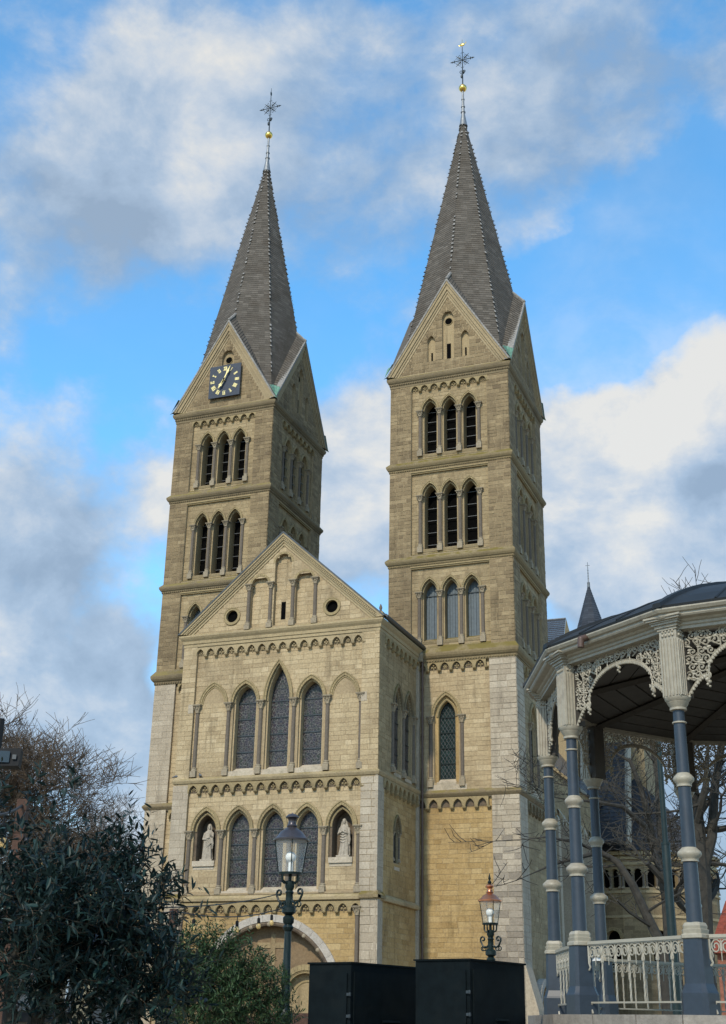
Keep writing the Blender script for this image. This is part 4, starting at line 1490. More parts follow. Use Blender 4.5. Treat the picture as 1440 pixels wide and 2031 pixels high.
m = MB(); m.box(ARC[0] - 0.14, ARC[0] + 0.14, REC + 0.55, REC + 0.62, 3.9, 6.36); m.box(ARC[0] - 0.97, ARC[0] - 0.143, REC + 0.55, REC + 0.62, 5.60, 5.90); m.box(ARC[0] + 0.143, ARC[0] + 0.97, REC + 0.55, REC + 0.62, 5.60, 5.90)
pf.put('cross_relief', m, 'panel_stone', ty)
for c in doors:
    m = MB()
    m.band(rarch(c, 3.15, 1.58, 20), rarch(c, 3.15, 1.28, 20), REC + 0.42, REC + 0.7, gap=0.012, rnd=RNG)
    m.band(rarch(c, 3.15, 1.28, 20), rarch(c, 3.15, 1.13, 20), REC + 0.50, REC + 0.8)
    m.tube([(x, REC + 0.52, z) for x, z in rarch(c, 3.15, 1.24, 20)], 0.06, 6)
    q = pf.put('door_arch', m, 'hood_stone')
    m = MB(); m.wall([(c - 1.2, 2.0)] + rarch(c, 3.15, 1.2, 16) + [(c + 1.2, 2.0)], [], REC + 0.9, REC + 1.0)
    pf.put('lunette', m, 'panel_stone', q)
    m = MB(); m.tube([(x, REC + 0.9, z) for x, z in rarch(c, 3.0, 0.85, 16)], 0.05, 6)
    pf.put('lunette_moulding', m, 'hood_stone', q)
    for sg in (-1, 1):
        m = MB(); m.box(c + (0.012 if sg > 0 else -1.14), c + (1.14 if sg > 0 else -0.012), REC + 0.95, REC + 1.05, 0, 2.0)
        pf.put('door_leaf', m, 'rust_wood', q)
for u in (-5.55, 5.42):
    colonnette(pf, u, REC - 0.03, 0.0, 7.75, 0.13, 0.5, 0.6)

# strings and friezes
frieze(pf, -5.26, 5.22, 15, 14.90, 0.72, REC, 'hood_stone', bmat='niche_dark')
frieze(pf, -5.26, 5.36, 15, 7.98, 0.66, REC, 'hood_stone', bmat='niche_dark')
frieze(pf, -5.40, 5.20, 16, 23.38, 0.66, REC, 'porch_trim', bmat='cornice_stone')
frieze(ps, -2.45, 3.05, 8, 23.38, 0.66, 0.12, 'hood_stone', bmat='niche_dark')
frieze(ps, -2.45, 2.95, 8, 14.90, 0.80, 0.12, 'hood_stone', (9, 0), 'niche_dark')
x0, x1, y0, y1 = PC - PH, PC + PH, PY, 0.1
cornice(x0, x1, y0, y1, 15.14, [(0, -0.22), (0.06, -0.2), (0.10, -0.12), (0.13, -0.05), (0.13, 0.02), (-0.02, 0.12), (-0.25, 0.2)], 'porch_trim', 'string_course')
cornice(x0, x1, y0, y1, 8.28, [(0, -0.2), (0.08, -0.16), (0.10, -0.02), (0.04, 0.1), (-0.1, 0.2), (-0.25, 0.24)], 'porch_trim', 'string_course')
cornice(x0, x1, y0, y1, 23.95, [(0, -0.50), (0.03, -0.48), (0.03, -0.30), (0.08, -0.28), (0.10, -0.10), (0.20, 0.02), (0.27, 0.14), (0.27, 0.22), (0.05, 0.34), (-0.2, 0.36)], 'porch_trim', billets=(0.09, -0.02, 0.09))
# caps of the buttresses
for u0, u1 in ((-PH - 0.14, -5.56), (5.58, PH + 0.16)):
    m = MB(); m.box(u0, u1, -0.16, 0.3, 8.16, 8.34)
    m.add([(u0, -0.16, 8.34), (u1, -0.16, 8.34), (u1, 0.3, 8.34), (u0, 0.3, 8.34), (u0 + 0.1, 0.0, 8.58), (u1 - 0.1, 0.0, 8.58), (u1 - 0.1, 0.3, 8.58), (u0 + 0.1, 0.3, 8.58)], [(0, 1, 5, 4), (1, 2, 6, 5), (3, 0, 4, 7), (4, 5, 6, 7)])
    pf.put('buttress_cap', m, 'cornice_mossy')

# gable of the porch
GB, GT = 24.28, 30.45
hw = PH + 0.35
sl = (GT - GB) / hw


def ptri(i):
    L_ = math.hypot(1, sl)
    w2 = hw - i * L_ / sl
    return [(-w2, GB), (w2, GB), (0.06, GT - i * L_)]


nich = [(-1.50, 24.4, 27.13, 0.60), (0.06, 24.4, 28.50, 0.56), (1.55, 24.4, 27.13, 0.60)]
holes = [[(c - r, z0)] + rarch(c, zs, r, 12) + [(c + r, z0)] for c, z0, zs, r in nich] + [circ(-3.33, 25.25, 0.42), circ(3.43, 25.27, 0.42)]
m = MB(); m.wall(ptri(0.2), holes, 0, 0.3)
gab = pf.put('gable', m, 'mortar_warm')
m = MB()
spans = [(lambda z, c=c, z0=z0, zs=zs, r=r: None if z > zs + r else ((c - r, c + r) if z < zs else circ_span(c, zs, r)(z))) for c, z0, zs, r in nich] + [circ_span(-3.33, 25.25, 0.58), circ_span(3.43, 25.27, 0.58)]
t2 = ptri(0.62)
lay(m, blocks(-hw, hw, GB + 0.1, GT - 0.5, 0, 0.29, 0.4, 0.95, 0.022, 0.016, spans, lambda z: ((-(t2[2][1] - z) / sl, (t2[2][1] - z) / sl) if z < t2[2][1] - 0.1 else None)), 0)
pf.put('stonework', m, 'marl_stone', gab, kind='stuff')
for i, (c, z0, zs, r) in enumerate(nich):
    m = MB(); m.wall([(c - r - 0.02, z0)] + rarch(c, zs, r + 0.02, 12) + [(c + r + 0.02, z0)], [], 0.28, 0.34)
    q = pf.put('niche', m, 'mortar_warm', gab)
    m = MB()
    lay(m, blocks(c - r, c + r, z0, zs + r, 0, 0.29, 0.4, 0.95, 0.022, 0.014, [(lambda z: (c - 0.16, c + 0.16) if 24.8 < z < 26.0 else None)] if i == 1 else [], lambda z: ((c - r, c + r) if z < zs else circ_span(c, zs, r)(z))), 0.28)
    pf.put('stonework', m, 'marl_stone', gab, kind='stuff')
    if i == 1:
        m = MB(); m.wall(rect(c - 0.145, c + 0.145, 24.84, 25.97), [], 0.262, 0.28); pf.put('slit', m, 'void', gab)
    m = MB(); m.band(rarch(c, zs, r + 0.14, 14), rarch(c, zs, r, 14), -0.03, 0.1, gap=0.012, rnd=RNG); pf.put('niche_arch', m, 'hood_stone', gab)
for c in (-3.33, 3.43):
    m = MB(); m.wall(circ(c, 25.26, 0.45), [], 0.19, 0.22); pf.put('oculus', m, 'void', gab)
    m = MB(); m.band(circ(c, 25.26, 0.57, 24) + [(c + 0.57, 25.26)], circ(c, 25.26, 0.40, 24) + [(c + 0.40, 25.26)], -0.05, 0.18)
    m.tube([(x, -0.04, z) for x, z in circ(c, 25.26, 0.55, 24) + [(c + 0.55, 25.26)]], 0.04, 5)
    pf.put('oculus_rim', m, 'hood_stone', gab)
for u in (-2.22, -0.72, 0.80, 2.31):
    colonnette(pf, u, -0.02, 24.27, 27.22, 0.12, 0.42, 0.5)
for sgn in (-1, 1):
    m = MB()
    for i0, i1, d0 in ((0.0, 0.16, -0.27), (0.16, 0.36, -0.20), (0.36, 0.48, -0.12), (0.48, 0.62, -0.05)):
        a, b = ptri(i0), ptri(i1)
        q = [(sgn * a[1][0], d0, GB), (0.06, d0, a[2][1]), (0.06, d0, b[2][1]), (sgn * b[1][0], d0, GB)]
        q2 = [(x, 0.1, z) for x, _, z in q]
        m.add(q + q2, [(0, 1, 2, 3), (3, 2, 6, 7), (0, 4, 5, 1)], 0.3 + i0)
    # carved leaf row along the slope
    a, b = Vector((sgn * ptri(0.26)[1][0], GB)), Vector((0.06, ptri(0.26)[2][1]))
    n = 62
    for i in range(n):
        p = a.lerp(b, (i + 0.5) / n)
        m.ball((p.x, -0.21, p.y), 0.06, 5, 4)
    pf.put('raking_cornice', m, 'porch_trim', gab)
    m = MB()
    a, b = ptri(-0.04), ptri(0.05)
    q = [(sgn * a[1][0], -0.30, GB), (0.06, -0.30, a[2][1]), (0.06, -0.30, b[2][1]), (sgn * b[1][0], -0.30, GB)]
    q2 = [(x, 0.2, z) for x, _, z in q]
    m.add(q + q2, [(0, 1, 2, 3), (0, 4, 5, 1)])
    pf.put('lead_edge', m, 'gutter_zinc', gab)
    # roof slope
    m = MB()
    for i in range(30):
        f0, f1 = i / 30, (i + 1) / 30
        xa, za = sgn * hw * (1 - f0), GB + (GT - GB) * f0
        xb, zb_ = sgn * hw * (1 - f1), GB + (GT - GB) * f1
        m.add([(xa, -0.2, za + 0.04), (xa, 9.0, za + 0.04), (xb, 9.0, zb_), (xb, -0.2, zb_)], [(0, 1, 2, 3)], RNG.random())
    pf.put('roof_slope', m, 'slate_blue', gab)
m = MB(); m.lathe([(0.10, 0), (0.12, 0.08), (0.06, 0.14), (0.11, 0.28), (0.07, 0.42), (0.01, 0.55)], 8)
obj('corner_finial', m, CH, pf.pt(PH + 0.05, -0.05, 24.55) - CHL, mat='shaft_stone')
m = MB(); m.box(-0.2, 0.2, -0.2, 0.2, 0, 0.3)
obj('finial_block', m, CH, pf.pt(PH + 0.05, -0.05, 24.25) - CHL, mat='porch_trim')
# gutter and downpipe on the right side
m = MB(); m.tube([(PC + PH + 0.30, PY + 0.1, 24.36), (PC + PH + 0.30, 0.12, 24.36)], 0.15, 10)
obj('gutter', m, CH, -CHL, mat='gutter_zinc')
m = MB(); m.tube([(PC + PH + 0.26, 0.05, 24.1), (PC + PH + 0.24, 0.06, 23.6), (PC + PH + 0.24, 0.06, 0.0)], 0.075, 8)
for z in (21.5, 18.5, 15.5, 12.5, 9.5, 6.5, 3.5):
    m.lathe([(0.095, z), (0.095, z + 0.08)], 8, (PC + PH + 0.24, 0.06, 0))
obj('downpipe', m, CH, -CHL, mat='pipe_brown')
m = MB(); m.ball((PC + PH + 0.15, 0.0, 23.85), 0.24, 8, 6, sx=0.8); m.box(PC + PH, PC + PH + 0.3, -0.18, 0.2, 23.4, 23.7)
obj('gutter_head', m, CH, -CHL, mat='capital_stone')

# ---- right side of the porch
hw2 = PSH
for zb, zt, wins in ((15.15, 23.6, ((0.0 - 0.15, 19.6, 0.84, 1.5), (1.82, 19.6, 0.84, 1.5))), (0.0, 15.02, ((-0.15, 12.15, 0.62, 1.05),))):
    up = zb > 10
    m = MB()
    z0 = 15.9 if up else 10.5
    holes = [arch_hole(c, z0 - 0.1, zs, w_ * 0.8, h_ - w_ * 0.25) for c, zs, w_, h_ in wins]
    m.wall(rect(-hw2 + 0.02, hw2, zb, zt), holes, 0.12, 0.28)
    o = ps.put('porch_wall', m, 'mortar_warm')
    m = MB()
    spans = [hole_span(c, z0 - 0.1, zs, w_ - 0.04, h_ - 0.04) for c, zs, w_, h_ in wins]
    lay(m, blocks(-2.62, hw2 - 0.35, zb, zt, 0, 0.30, 0.45, 1.1, 0.022, 0.016, spans), 0.12)
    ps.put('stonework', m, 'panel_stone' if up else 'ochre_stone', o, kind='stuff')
    if up:
        m = MB(); lay(m, blocks(-hw2, -2.62, zb, zt, 0, 0.3, 0.45, 0.9, 0.022, 0.016), 0.0)
        ps.put('stonework', m, 'panel_stone', o, kind='stuff')
        m = MB(); m.wall(rect(-hw2, -2.62, zb, zt), [], 0.0, 0.14)
        ps.put('pilaster', m, 'mortar_warm')
    else:
        m = MB(); m.wall(rect(-hw2 - 0.02, -2.72, zb, 14.95), [], 0.0, 0.14)
        q = ps.put('buttress', m, 'mortar_grey')
        ashlar(ps, -hw2 - 0.02, -2.72, 8.6, 14.9, 0.0, q, False, rowh=0.42, wmin=0.4, wmax=0.8)
        ashlar(ps, -hw2 - 0.06, -2.72, 0, 8.1, 0.0, q, False, rowh=0.42, wmin=0.4, wmax=0.8)
    m = MB(); m.box(hw2 - 0.42, hw2 - 0.1, -0.05, 0.14, zb, zt)
    ps.put('corner_strip', m, 'pale_stone')
    for c, zs, w_, h_ in wins:
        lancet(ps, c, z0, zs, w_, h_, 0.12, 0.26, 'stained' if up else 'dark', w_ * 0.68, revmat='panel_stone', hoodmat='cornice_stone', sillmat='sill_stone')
    if up:
        for u in (-1.10, 0.84, 2.75):
            colonnette(ps, u, 0.10, 15.5, 19.62, 0.125, 0.5, 0.5)
    else:
        for u in (-0.68, 0.38):
            colonnette(ps, u, 0.15, 10.5, 12.15, 0.06, 0.24, 0.2)
m = MB(); m.box(-hw2 - 0.2, -2.62, -0.16, 0.16, 8.18, 8.36)
m.add([(-hw2 - 0.2, -0.16, 8.36), (-2.62, -0.16, 8.36), (-2.72, 0.02, 8.58), (-hw2 - 0.05, 0.02, 8.58)], [(0, 1, 2, 3)])
ps.put('buttress_cap', m, 'cornice_mossy')

# ---- the pale ashlar blocks that can be picked apart: 300 as objects, the rest joined wall by wall
def importance(q):
    f_, bl, d, par, mt = q
    p = f_.pt((bl[0] + bl[1]) / 2, d, (bl[2] + bl[3]) / 2)
    fac = 1.0 if f_.rz == 0 else 0.35
    vis = 0.0 if p.z < 5.0 else 1.0
    return -(vis * fac * (bl[1] - bl[0]) * (bl[3] - bl[2]) / (p - CAM).length)


PALE.sort(key=importance)
bm_ = MB(); e = 0.012
# unit block with worn (chamfered) edges
xs = 0.5
bm_.add([(-.5, 0, -.5), (.5, 0, -.5), (.5, 0, .5), (-.5, 0, .5), (-.48, -1, -.46), (.48, -1, -.46), (.48, -1, .46), (-.48, -1, .46)], [(4, 5, 6, 7), (0, 1, 5, 4), (1, 2, 6, 5), (2, 3, 7, 6), (3, 0, 4, 7)])
um = {'pale_block': bm_.mesh('stone', 'pale_block'), 'grey_block': bm_.mesh('stone', 'grey_block')}
rest = {}
for i, (f_, bl, d, par, mt) in enumerate(PALE):
    if i < 300:
        obj('stone', um[mt], par, ((bl[0] + bl[1]) / 2, d + 0.012, (bl[2] + bl[3]) / 2), scale=(bl[1] - bl[0], bl[4] + 0.02, bl[3] - bl[2]))
    else:
        rest.setdefault((f_, par.name), []).append((bl, d, par))
for (f_, pn), L_ in rest.items():
    m = MB()
    for bl, d, par in L_:
        lay(m, [bl], d)
    f_.put('stonework', m, 'pale_stone', L_[0][2], kind='stuff')
# ------------------------------------------------------------------ nave and east end seen past the right tower
ef = Face(-2.0, 22.0, PI / 2)
m = MB()
winn = (-9.0, -5.2, -1.4, 2.4, 6.2)
m.wall(rect(-12.5, 13.0, 0, 19.5), [arch_hole(c, 9.5, 15.0, 0.62, 1.3) for c in winn], 0, 0.5)
o = ef.put('nave_wall', m, 'mortar_warm')
m = MB()
lay(m, blocks(-12.3, 13.0, 0, 19.4, 0, 0.32, 0.5, 1.1, 0.025, 0.018, [hole_span(c, 9.5, 15.0, 0.66, 1.36) for c in winn]), 0)
ef.put('stonework', m, 'panel_stone', o, kind='stuff')
for c in winn:
    m = MB(); m.wall(arch_hole(c, 9.4, 15.0, 0.64, 1.34), [], 0.42, 0.5)
    ef.put('window', m, 'window_dark')
    m = MB(); m.band(arch(c, 15.0, 0.85, 1.6), arch(c, 15.0, 0.62, 1.3), -0.08, 0.1)
    ef.put('hood_mould', m, 'pale_stone')
for c in (-10.9, -7.1, -3.3, 0.5, 4.3, 8.1):
    m = MB(); m.box(c - 0.35, c + 0.35, -0.9, 0.02, 0, 15.5); m.add([(c - 0.35, -0.9, 15.5), (c + 0.35, -0.9, 15.5), (c + 0.35, 0.0, 16.8), (c - 0.35, 0.0, 16.8)], [(0, 1, 2, 3)])
    ef.put('buttress', m, 'pale_stone')
m = MB()
for i in range(24):
    f0, f1 = i / 24, (i + 1) / 24
    m.add([(-12.5, -0.4 + 6.5 * f0, 19.4 + 8.5 * f0 + 0.03), (13.0, -0.4 + 6.5 * f0, 19.4 + 8.5 * f0 + 0.03), (13.0, -0.4 + 6.5 * f1, 19.4 + 8.5 * f1), (-12.5, -0.4 + 6.5 * f1, 19.4 + 8.5 * f1)], [(0, 1, 2, 3)], RNG.random())
ef.put('nave_roof', m, 'slate_blue')

# south apse: faceted wall, gallery, half-conical slate roof
AC, AR = Vector((0.2, 41.0, 0)), 6.5
NA = 11
segs = []
for i in range(NA):
    a0 = PI + PI * i / NA * 1.05 - 0.02
    a1 = PI + PI * (i + 1) / NA * 1.05 - 0.02
    p0 = AC + Vector((math.cos(a0), math.sin(a0), 0)) * AR; p1 = AC + Vector((math.cos(a1), math.sin(a1), 0)) * AR
    mid = (p0 + p1) / 2
    fc = Face(mid.x, mid.y, math.atan2(p1.y - p0.y, p1.x - p0.x))
    hl = (p1 - p0).length / 2
    gal = [[(c - 0.32, 12.7)] + rarch(c, 13.9, 0.32, 8) + [(c + 0.32, 12.7)] for c in (-0.42, 0.42)]
    low = [[(-0.62, 6.4)] + rarch(0, 8.7, 0.62, 10) + [(0.62, 6.4)]] if i % 2 == 0 else []
    m = MB(); m.wall(rect(-hl, hl, 0, 15.5), gal + low, 0, 0.5)
    o = fc.put('apse_wall', m, 'panel_stone')
    m = MB(); lay(m, blocks(-hl, hl, 0, 12.3, 0, 0.34, 0.5, 1.0, 0.03, 0.02, [lambda z: (-0.75, 0.75) if (low and 6.2 < z < 9.4) else None]), 0)
    fc.put('stonework', m, 'tower_stone', o, kind='stuff')
    m = MB(); m.wall(rect(-hl, hl, 6.0, 14.5), [], 0.48, 0.6)
    fc.put('dark_interior', m, 'void', o)
    for c in (-0.84, 0.0, 0.84):
        if abs(c) < hl:
            colonnette(fc, c, -0.02, 12.6, 13.95, 0.09, 0.26, 0.2)
    for dd_, za_, zb_ in ((-0.12, 12.25, 12.45), (-0.10, 10.3, 10.5), (-0.12, 14.5, 14.75), (-0.22, 14.95, 15.15), (-0.35, 15.3, 15.6)):
        m = MB(); m.box(-hl, hl, dd_, 0.1, za_, zb_)
        fc.put('string_course', m, 'porch_trim', o)
    if low:
        m = MB(); m.band(rarch(0, 8.7, 0.9, 12), rarch(0, 8.7, 0.62, 12), -0.06, 0.1, gap=0.012, rnd=RNG)
        fc.put('window_arch', m, 'hood_stone', o)
m = MB()
nr = 22
for j in range(nr):
    f0, f1 = j / nr, (j + 1) / nr
    for i in range(20):
        a0 = PI + PI * i / 20 * 1.06 - 0.05; a1 = PI + PI * (i + 1) / 20 * 1.06 - 0.05
        def rp(a, f, o_=0.0):
            r = (AR + 0.5) * (1 - f) + o_
            return AC + Vector((r * math.cos(a), r * math.sin(a), 15.65 + 7.2 * f))
        m.add([rp(a0, f0, 0.04), rp(a1, f0, 0.04), rp(a1, f1), rp(a0, f1)], [(0, 1, 2, 3)], RNG.random())
obj('apse_roof', m, CH, -CHL, mat='slate_dark')
# steep slate roof with stone copings left of the apse, and a pale wall edge
m = MB()
q0, q1, q2, q3 = at(1158, 1672, 109), at(1246, 1668, 109), at(1246, 1470, 117), at(1158, 1478, 117)
for i in range(26):
    f0, f1 = i / 26, (i + 1) / 26
    A, B, C_, D_ = q0.lerp(q3, f0), q1.lerp(q2, f0), q1.lerp(q2, f1), q0.lerp(q3, f1)
    u_ = Vector((0, -0.03, 0.03))
    m.add([A + u_, B + u_, C_, D_], [(0, 1, 2, 3)], RNG.random())
obj('transept_roof', m, CH, -CHL, mat='slate_dark')
for A, B in ((q0, q3), (q1, q2)):
    m = MB(); m.tube([A + Vector((0, -0.1, -0.4)), B + Vector((0, -0.1, 0.3))], 0.28, 4)
    obj('roof_coping', m, CH, -CHL, mat='pale_stone')
m = MB(); c = (q1 + q2) / 2; m.box(q0.x - 0.4, q1.x + 0.5, q2.y + 0.4, q2.y + 9, 0, 27.5)
obj('transept_wall', m, CH, -CHL, mat='panel_stone')
# round stair turret with a slate cone
tp = at(1167.3, 1158, 122)
m = MB(); n = 40
L_ = 10.5
for i in range(n):
    f0, f1 = i / n, (i + 1) / n
    for k in range(12):
        a0, a1 = 2 * PI * k / 12, 2 * PI * (k + 1) / 12
        r0, r1 = 0.295 * L_ * (1 - f0) + 0.03, 0.295 * L_ * (1 - f1)
        z0, z1 = -L_ * (1 - f0), -L_ * (1 - f1)
        m.add([(r0 * math.cos(a0), r0 * math.sin(a0), z0), (r0 * math.cos(a1), r0 * math.sin(a1), z0), (r1 * math.cos(a1), r1 * math.sin(a1), z1), (r1 * math.cos(a0), r1 * math.sin(a0), z1)], [(0, 1, 2, 3)], RNG.random())
o = obj('stair_turret', m, CH, tp - CHL, mat='slate_blue', label='slender blue slate cone of the round stair turret')
m = MB(); m.lathe([(0.16, -0.35), (0.14, 0.05), (0.17, 0.1), (0.07, 0.2), (0.06, 0.9), (0.05, 1.0), (0.03, 2.3)], 8)
m.tube([(-0.22, 0, 1.95), (0.22, 0, 1.95)], 0.025, 5)
for z in (0.5, 0.8, 1.1, 1.4):
    m.lathe([(0.075, z), (0.075, z + 0.07)], 8)
obj('finial_mast', m, o, mat='lead')
m = MB(); m.lathe([(2.9, -L_ - tp.z + 0), (2.9, -L_)], 16)
obj('turret_wall', m, o, mat='panel_stone')
# crossing roof peeping out behind the right tower
r0, r1 = at(1030, 1236, 119), at(1122, 1227.5, 119)
m = MB()
dv = Vector((0.25, -0.55, -1.0)) * 5.0
for i in range(22):
    f0, f1 = i / 22, (i + 1) / 22
    u_ = Vector((0, -0.03, 0.0))
    dl, dr = Vector((0, -2.6, -5.0)), Vector((0.0, -2.6, -5.0))
    m.add([r0 + dl * f1 + u_, r1 + dr * f1 + u_, r1 + dr * f0, r0 + dl * f0], [(0, 1, 2, 3)], RNG.random())
o = obj('crossing_roof', m, CH, -CHL, mat='slate_blue')
m = MB(); m.add([r1 + Vector((0.03, 0, 0.1)), r1 + Vector((0.03, -2.6, -4.9)), r1 + Vector((0.9, 0.6, -5.2)), r1 + Vector((0.9, 1.5, -5.2))], [(0, 1, 2), (0, 2, 3)])
obj('roof_gable', m, o, mat='panel_stone')
m = MB(); m.tube([r0 + Vector((0, 0, 0.05)), r1 + Vector((0, 0, 0.05))], 0.09, 6)
obj('ridge', m, o, mat='lead')
m = MB(); m.box(r0.x, r1.x + 0.8, r0.y, r0.y + 8, 0, r0.z - 5.2)
obj('crossing_wall', m, o, mat='panel_stone')
# foot of the right tower's side: sloping buttress and a low arched doorway
sf = Face(-OV, TD / 2, PI / 2)
m = MB()
m.add([(-4.6, 0, 0), (-3.1, 0, 0), (-3.1, 0, 5.3), (-4.6, 0, 5.3), (-4.6, -1.1, 0), (-3.1, -1.1, 0), (-3.1, -0.75, 2.6), (-4.6, -0.75, 2.6), (-3.1, -0.1, 4.9), (-4.6, -0.1, 4.9)],
      [(4, 5, 6, 7), (7, 6, 8, 9), (9, 8, 2, 3), (0, 4, 7, 9, 3), (1, 2, 8, 6, 5)])
sf.put('sloping_buttress', m, 'pale_stone')
m = MB(); m.band(rarch(-0.3, 2.9, 1.55, 18), rarch(-0.3, 2.9, 1.15, 18), -0.25, 0.2, gap=0.015, rnd=RNG)
o = sf.put('low_doorway', m, 'arch_grey')
m = MB(); m.wall([(-1.45, 0)] + rarch(-0.3, 2.9, 1.15, 18) + [(0.85, 0)], [], 0.12, 0.2)
sf.put('lunette', m, 'panel_stone', o)
m = MB(); m.wall([(-0.65, 0)] + rarch(-0.3, 2.1, 0.35, 10) + [(0.05, 0)], [], 0.09, 0.12)
sf.put('door_leaf', m, 'void', o)
# ------------------------------------------------------------------ bandstand
BC = CAM + Vector((-0.455, 23.127, -1.6))
BR, BN, BPH = 4.72, 12, rad(217)
B = thing('bandstand', 'cream and slate-blue twelve-sided bandstand with cast-iron lace brackets under a dark domed roof', 'bandstand', BC)


def column_meshes():
    M = {}
    m = MB()
    h = 0.21
    def sq(pr):
        vs = []
        for w_, z in pr:
            c_ = w_ * 0.28
            vs += [(w_, -w_ + c_, z), (w_, w_ - c_, z), (w_ - c_, w_, z), (-w_ + c_, w_, z), (-w_, w_ - c_, z), (-w_, -w_ + c_, z), (-w_ + c_, -w_, z), (w_ - c_, -w_, z)]
        n_ = 8
        fs = []
        for i in range(len(pr) - 1):
            for k in range(n_):
                fs.append((i * n_ + k, i * n_ + (k + 1) % n_, (i + 1) * n_ + (k + 1) % n_, (i + 1) * n_ + k))
        fs.append(tuple((len(pr) - 1) * n_ + k for k in range(n_)))
        m.add(vs, fs)
    sq([(0.205, 1.80), (0.205, 2.10), (0.19, 2.13), (0.16, 2.22), (0.142, 2.84)])
    M['pedestal'] = m.mesh('pedestal', 'blue_paint')
    m = MB(); sq([(0.146, 2.80), (0.165, 2.81), (0.165, 2.85), (0.142, 2.87), (0.152, 2.92), (0.132, 2.93), (0.138, 2.97), (0.12, 3.01), (0.10, 3.02)])
    M['collar'] = m.mesh('collar', 'cream_paint')
    m = MB(); m.lathe([(0.112, 2.98), (0.100, 3.9), (0.090, 5.0), (0.084, 6.05)], 16)
    M['shaft'] = m.mesh('shaft', 'blue_paint')
    for z in (3.93, 4.98):
        m = MB(); k = 1.0 if z < 4.5 else 0.88
        m.lathe([(0.11 * k, z - 0.10), (0.125 * k, z - 0.095), (0.12 * k, z - 0.07), (0.13 * k, z - 0.05), (0.165 * k, z - 0.015), (0.17 * k, z + 0.02), (0.162 * k, z + 0.042), (0.12 * k, z + 0.08), (0.10 * k, z + 0.10)], 18)
        M['ring%d' % (z * 10)] = m.mesh('ring', 'cream_paint')
    m = MB(); m.lathe([(0.09, 5.80), (0.105, 5.805), (0.105, 5.825), (0.09, 5.83)], 16)
    M['neck_ring'] = m.mesh('neck_ring', 'cream_paint')
    m = MB(); m.lathe([(0.09, 5.99), (0.125, 6.0), (0.125, 6.03), (0.115, 6.035), (0.15, 6.09), (0.16, 6.11), (0.155, 6.115), (0.185, 6.15), (0.19, 6.18), (0.15, 6.185)], 18)
    M['capital'] = m.mesh('capital', 'cream_paint')
    m = MB()
    w_ = 0.145
    m.box(-w_, w_, -w_, w_, 6.18, 7.26)
    for k in range(4):
        ca, sa = math.cos(k * PI / 2), math.sin(k * PI / 2)
        for j, (u_, hw_) in enumerate(((-0.128, 0.012), (-0.085, 0.016), (-0.03, 0.016), (0.03, 0.016), (0.085, 0.016), (0.128, 0.012))):
            vs = []
            for z in (6.20, 7.06):
                for uu, dd in ((u_ - hw_, w_), (u_ - hw_ * 0.6, w_ + 0.016), (u_ + hw_ * 0.6, w_ + 0.016), (u_ + hw_, w_)):
                    vs.append((dd * ca - uu * sa, dd * sa + uu * ca, z))
            m.add(vs, [(0, 1, 5, 4), (1, 2, 6, 5), (2, 3, 7, 6), (4, 5, 6, 7), (0, 3, 2, 1)])
        for u_ in (-0.085, -0.03, 0.03, 0.085):
            m.ball(((w_ + 0.005) * ca - u_ * sa, (w_ + 0.005) * sa + u_ * ca, 7.12), 0.025, 6, 4)
            m.ball(((w_ + 0.005) * ca - u_ * sa, (w_ + 0.005) * sa + u_ * ca, 7.18), 0.02, 6, 4)
    M['pilaster'] = m.mesh('pilaster', 'cream_paint')
    m = MB(); m.box(-0.185, -0.02, -0.168, 0.168, 6.19, 7.2)  # dark inner side: the shade under the roof, put in as colour
    M['pilaster_shade_back'] = m.mesh('pilaster_shade_back', 'dark_board')
    m = MB()
    for w2, z0, z1 in ((0.165, 7.20, 7.235), (0.19, 7.237, 7.275), (0.225, 7.277, 7.305), (0.245, 7.307, 7.33), (0.285, 7.332, 7.36), (0.31, 7.362, 7.39)):
        m.box(-w2, w2, -w2, w2, z0, z1)
    M['cap_moulding'] = m.mesh('cap_moulding', 'cream_paint')
    return M


CMS = column_meshes()
for i in range(BN):
    a = BPH + 2 * PI * i / BN
    col = obj('column', CMS['shaft'], B, (BR * math.cos(a), BR * math.sin(a), 0), a)
    for k in ('pedestal', 'collar', 'ring39', 'ring49', 'neck_ring', 'capital', 'pilaster', 'pilaster_shade_back', 'cap_moulding'):
        obj(CMS[k].name.split('.')[0], CMS[k], col)

# cast-iron lace between the columns
chord = 2 * BR * math.sin(PI / BN)
HWB = chord / 2 - 0.145


def low_edge(u):
    u = abs(u)
    if u < 0.72:
        return 6.46 + 0.52 * math.sqrt(max(0, 1 - (u / 0.74) ** 2)) ** 0.9
    if u < 0.76:
        return 6.40
    t_ = (u - 0.76) / (HWB - 0.76)
    return 6.47 - 0.34 * t_ ** 1.6


m = MB()
rl = random.Random(3)
N_ = 120
edge = [(-HWB + 2 * HWB * i / N_, low_edge(-HWB + 2 * HWB * i / N_)) for i in range(N_ + 1)]
m.tube([(u, 0, z + 0.025) for u, z in edge], 0.017, 5)
m.tube([(u, 0.0, z + 0.05) for u, z in edge], 0.010, 4)
for i in range(1, N_, 1):
    u, z = edge[i]
    if i % 2 == 0:
        m.ball((u, 0, z + 0.003), 0.024 + 0.006 * rl.random(), 6, 4)
for u, z in ((0, 6.955), (-0.74, 6.42), (0.74, 6.42)):
    for k in range(4):
        m.ball((u + (k % 2 - 0.5) * 0.03, 0, z - 0.035 * k), 0.034 - 0.005 * k, 6, 5)
m.box(-HWB, HWB, -0.02, 0.02, 7.19, 7.22)
for sg in (-1, 1):
    m.box(sg * HWB - 0.012, sg * HWB + 0.012, -0.02, 0.02, 6.15, 7.2)
cell = 0.135
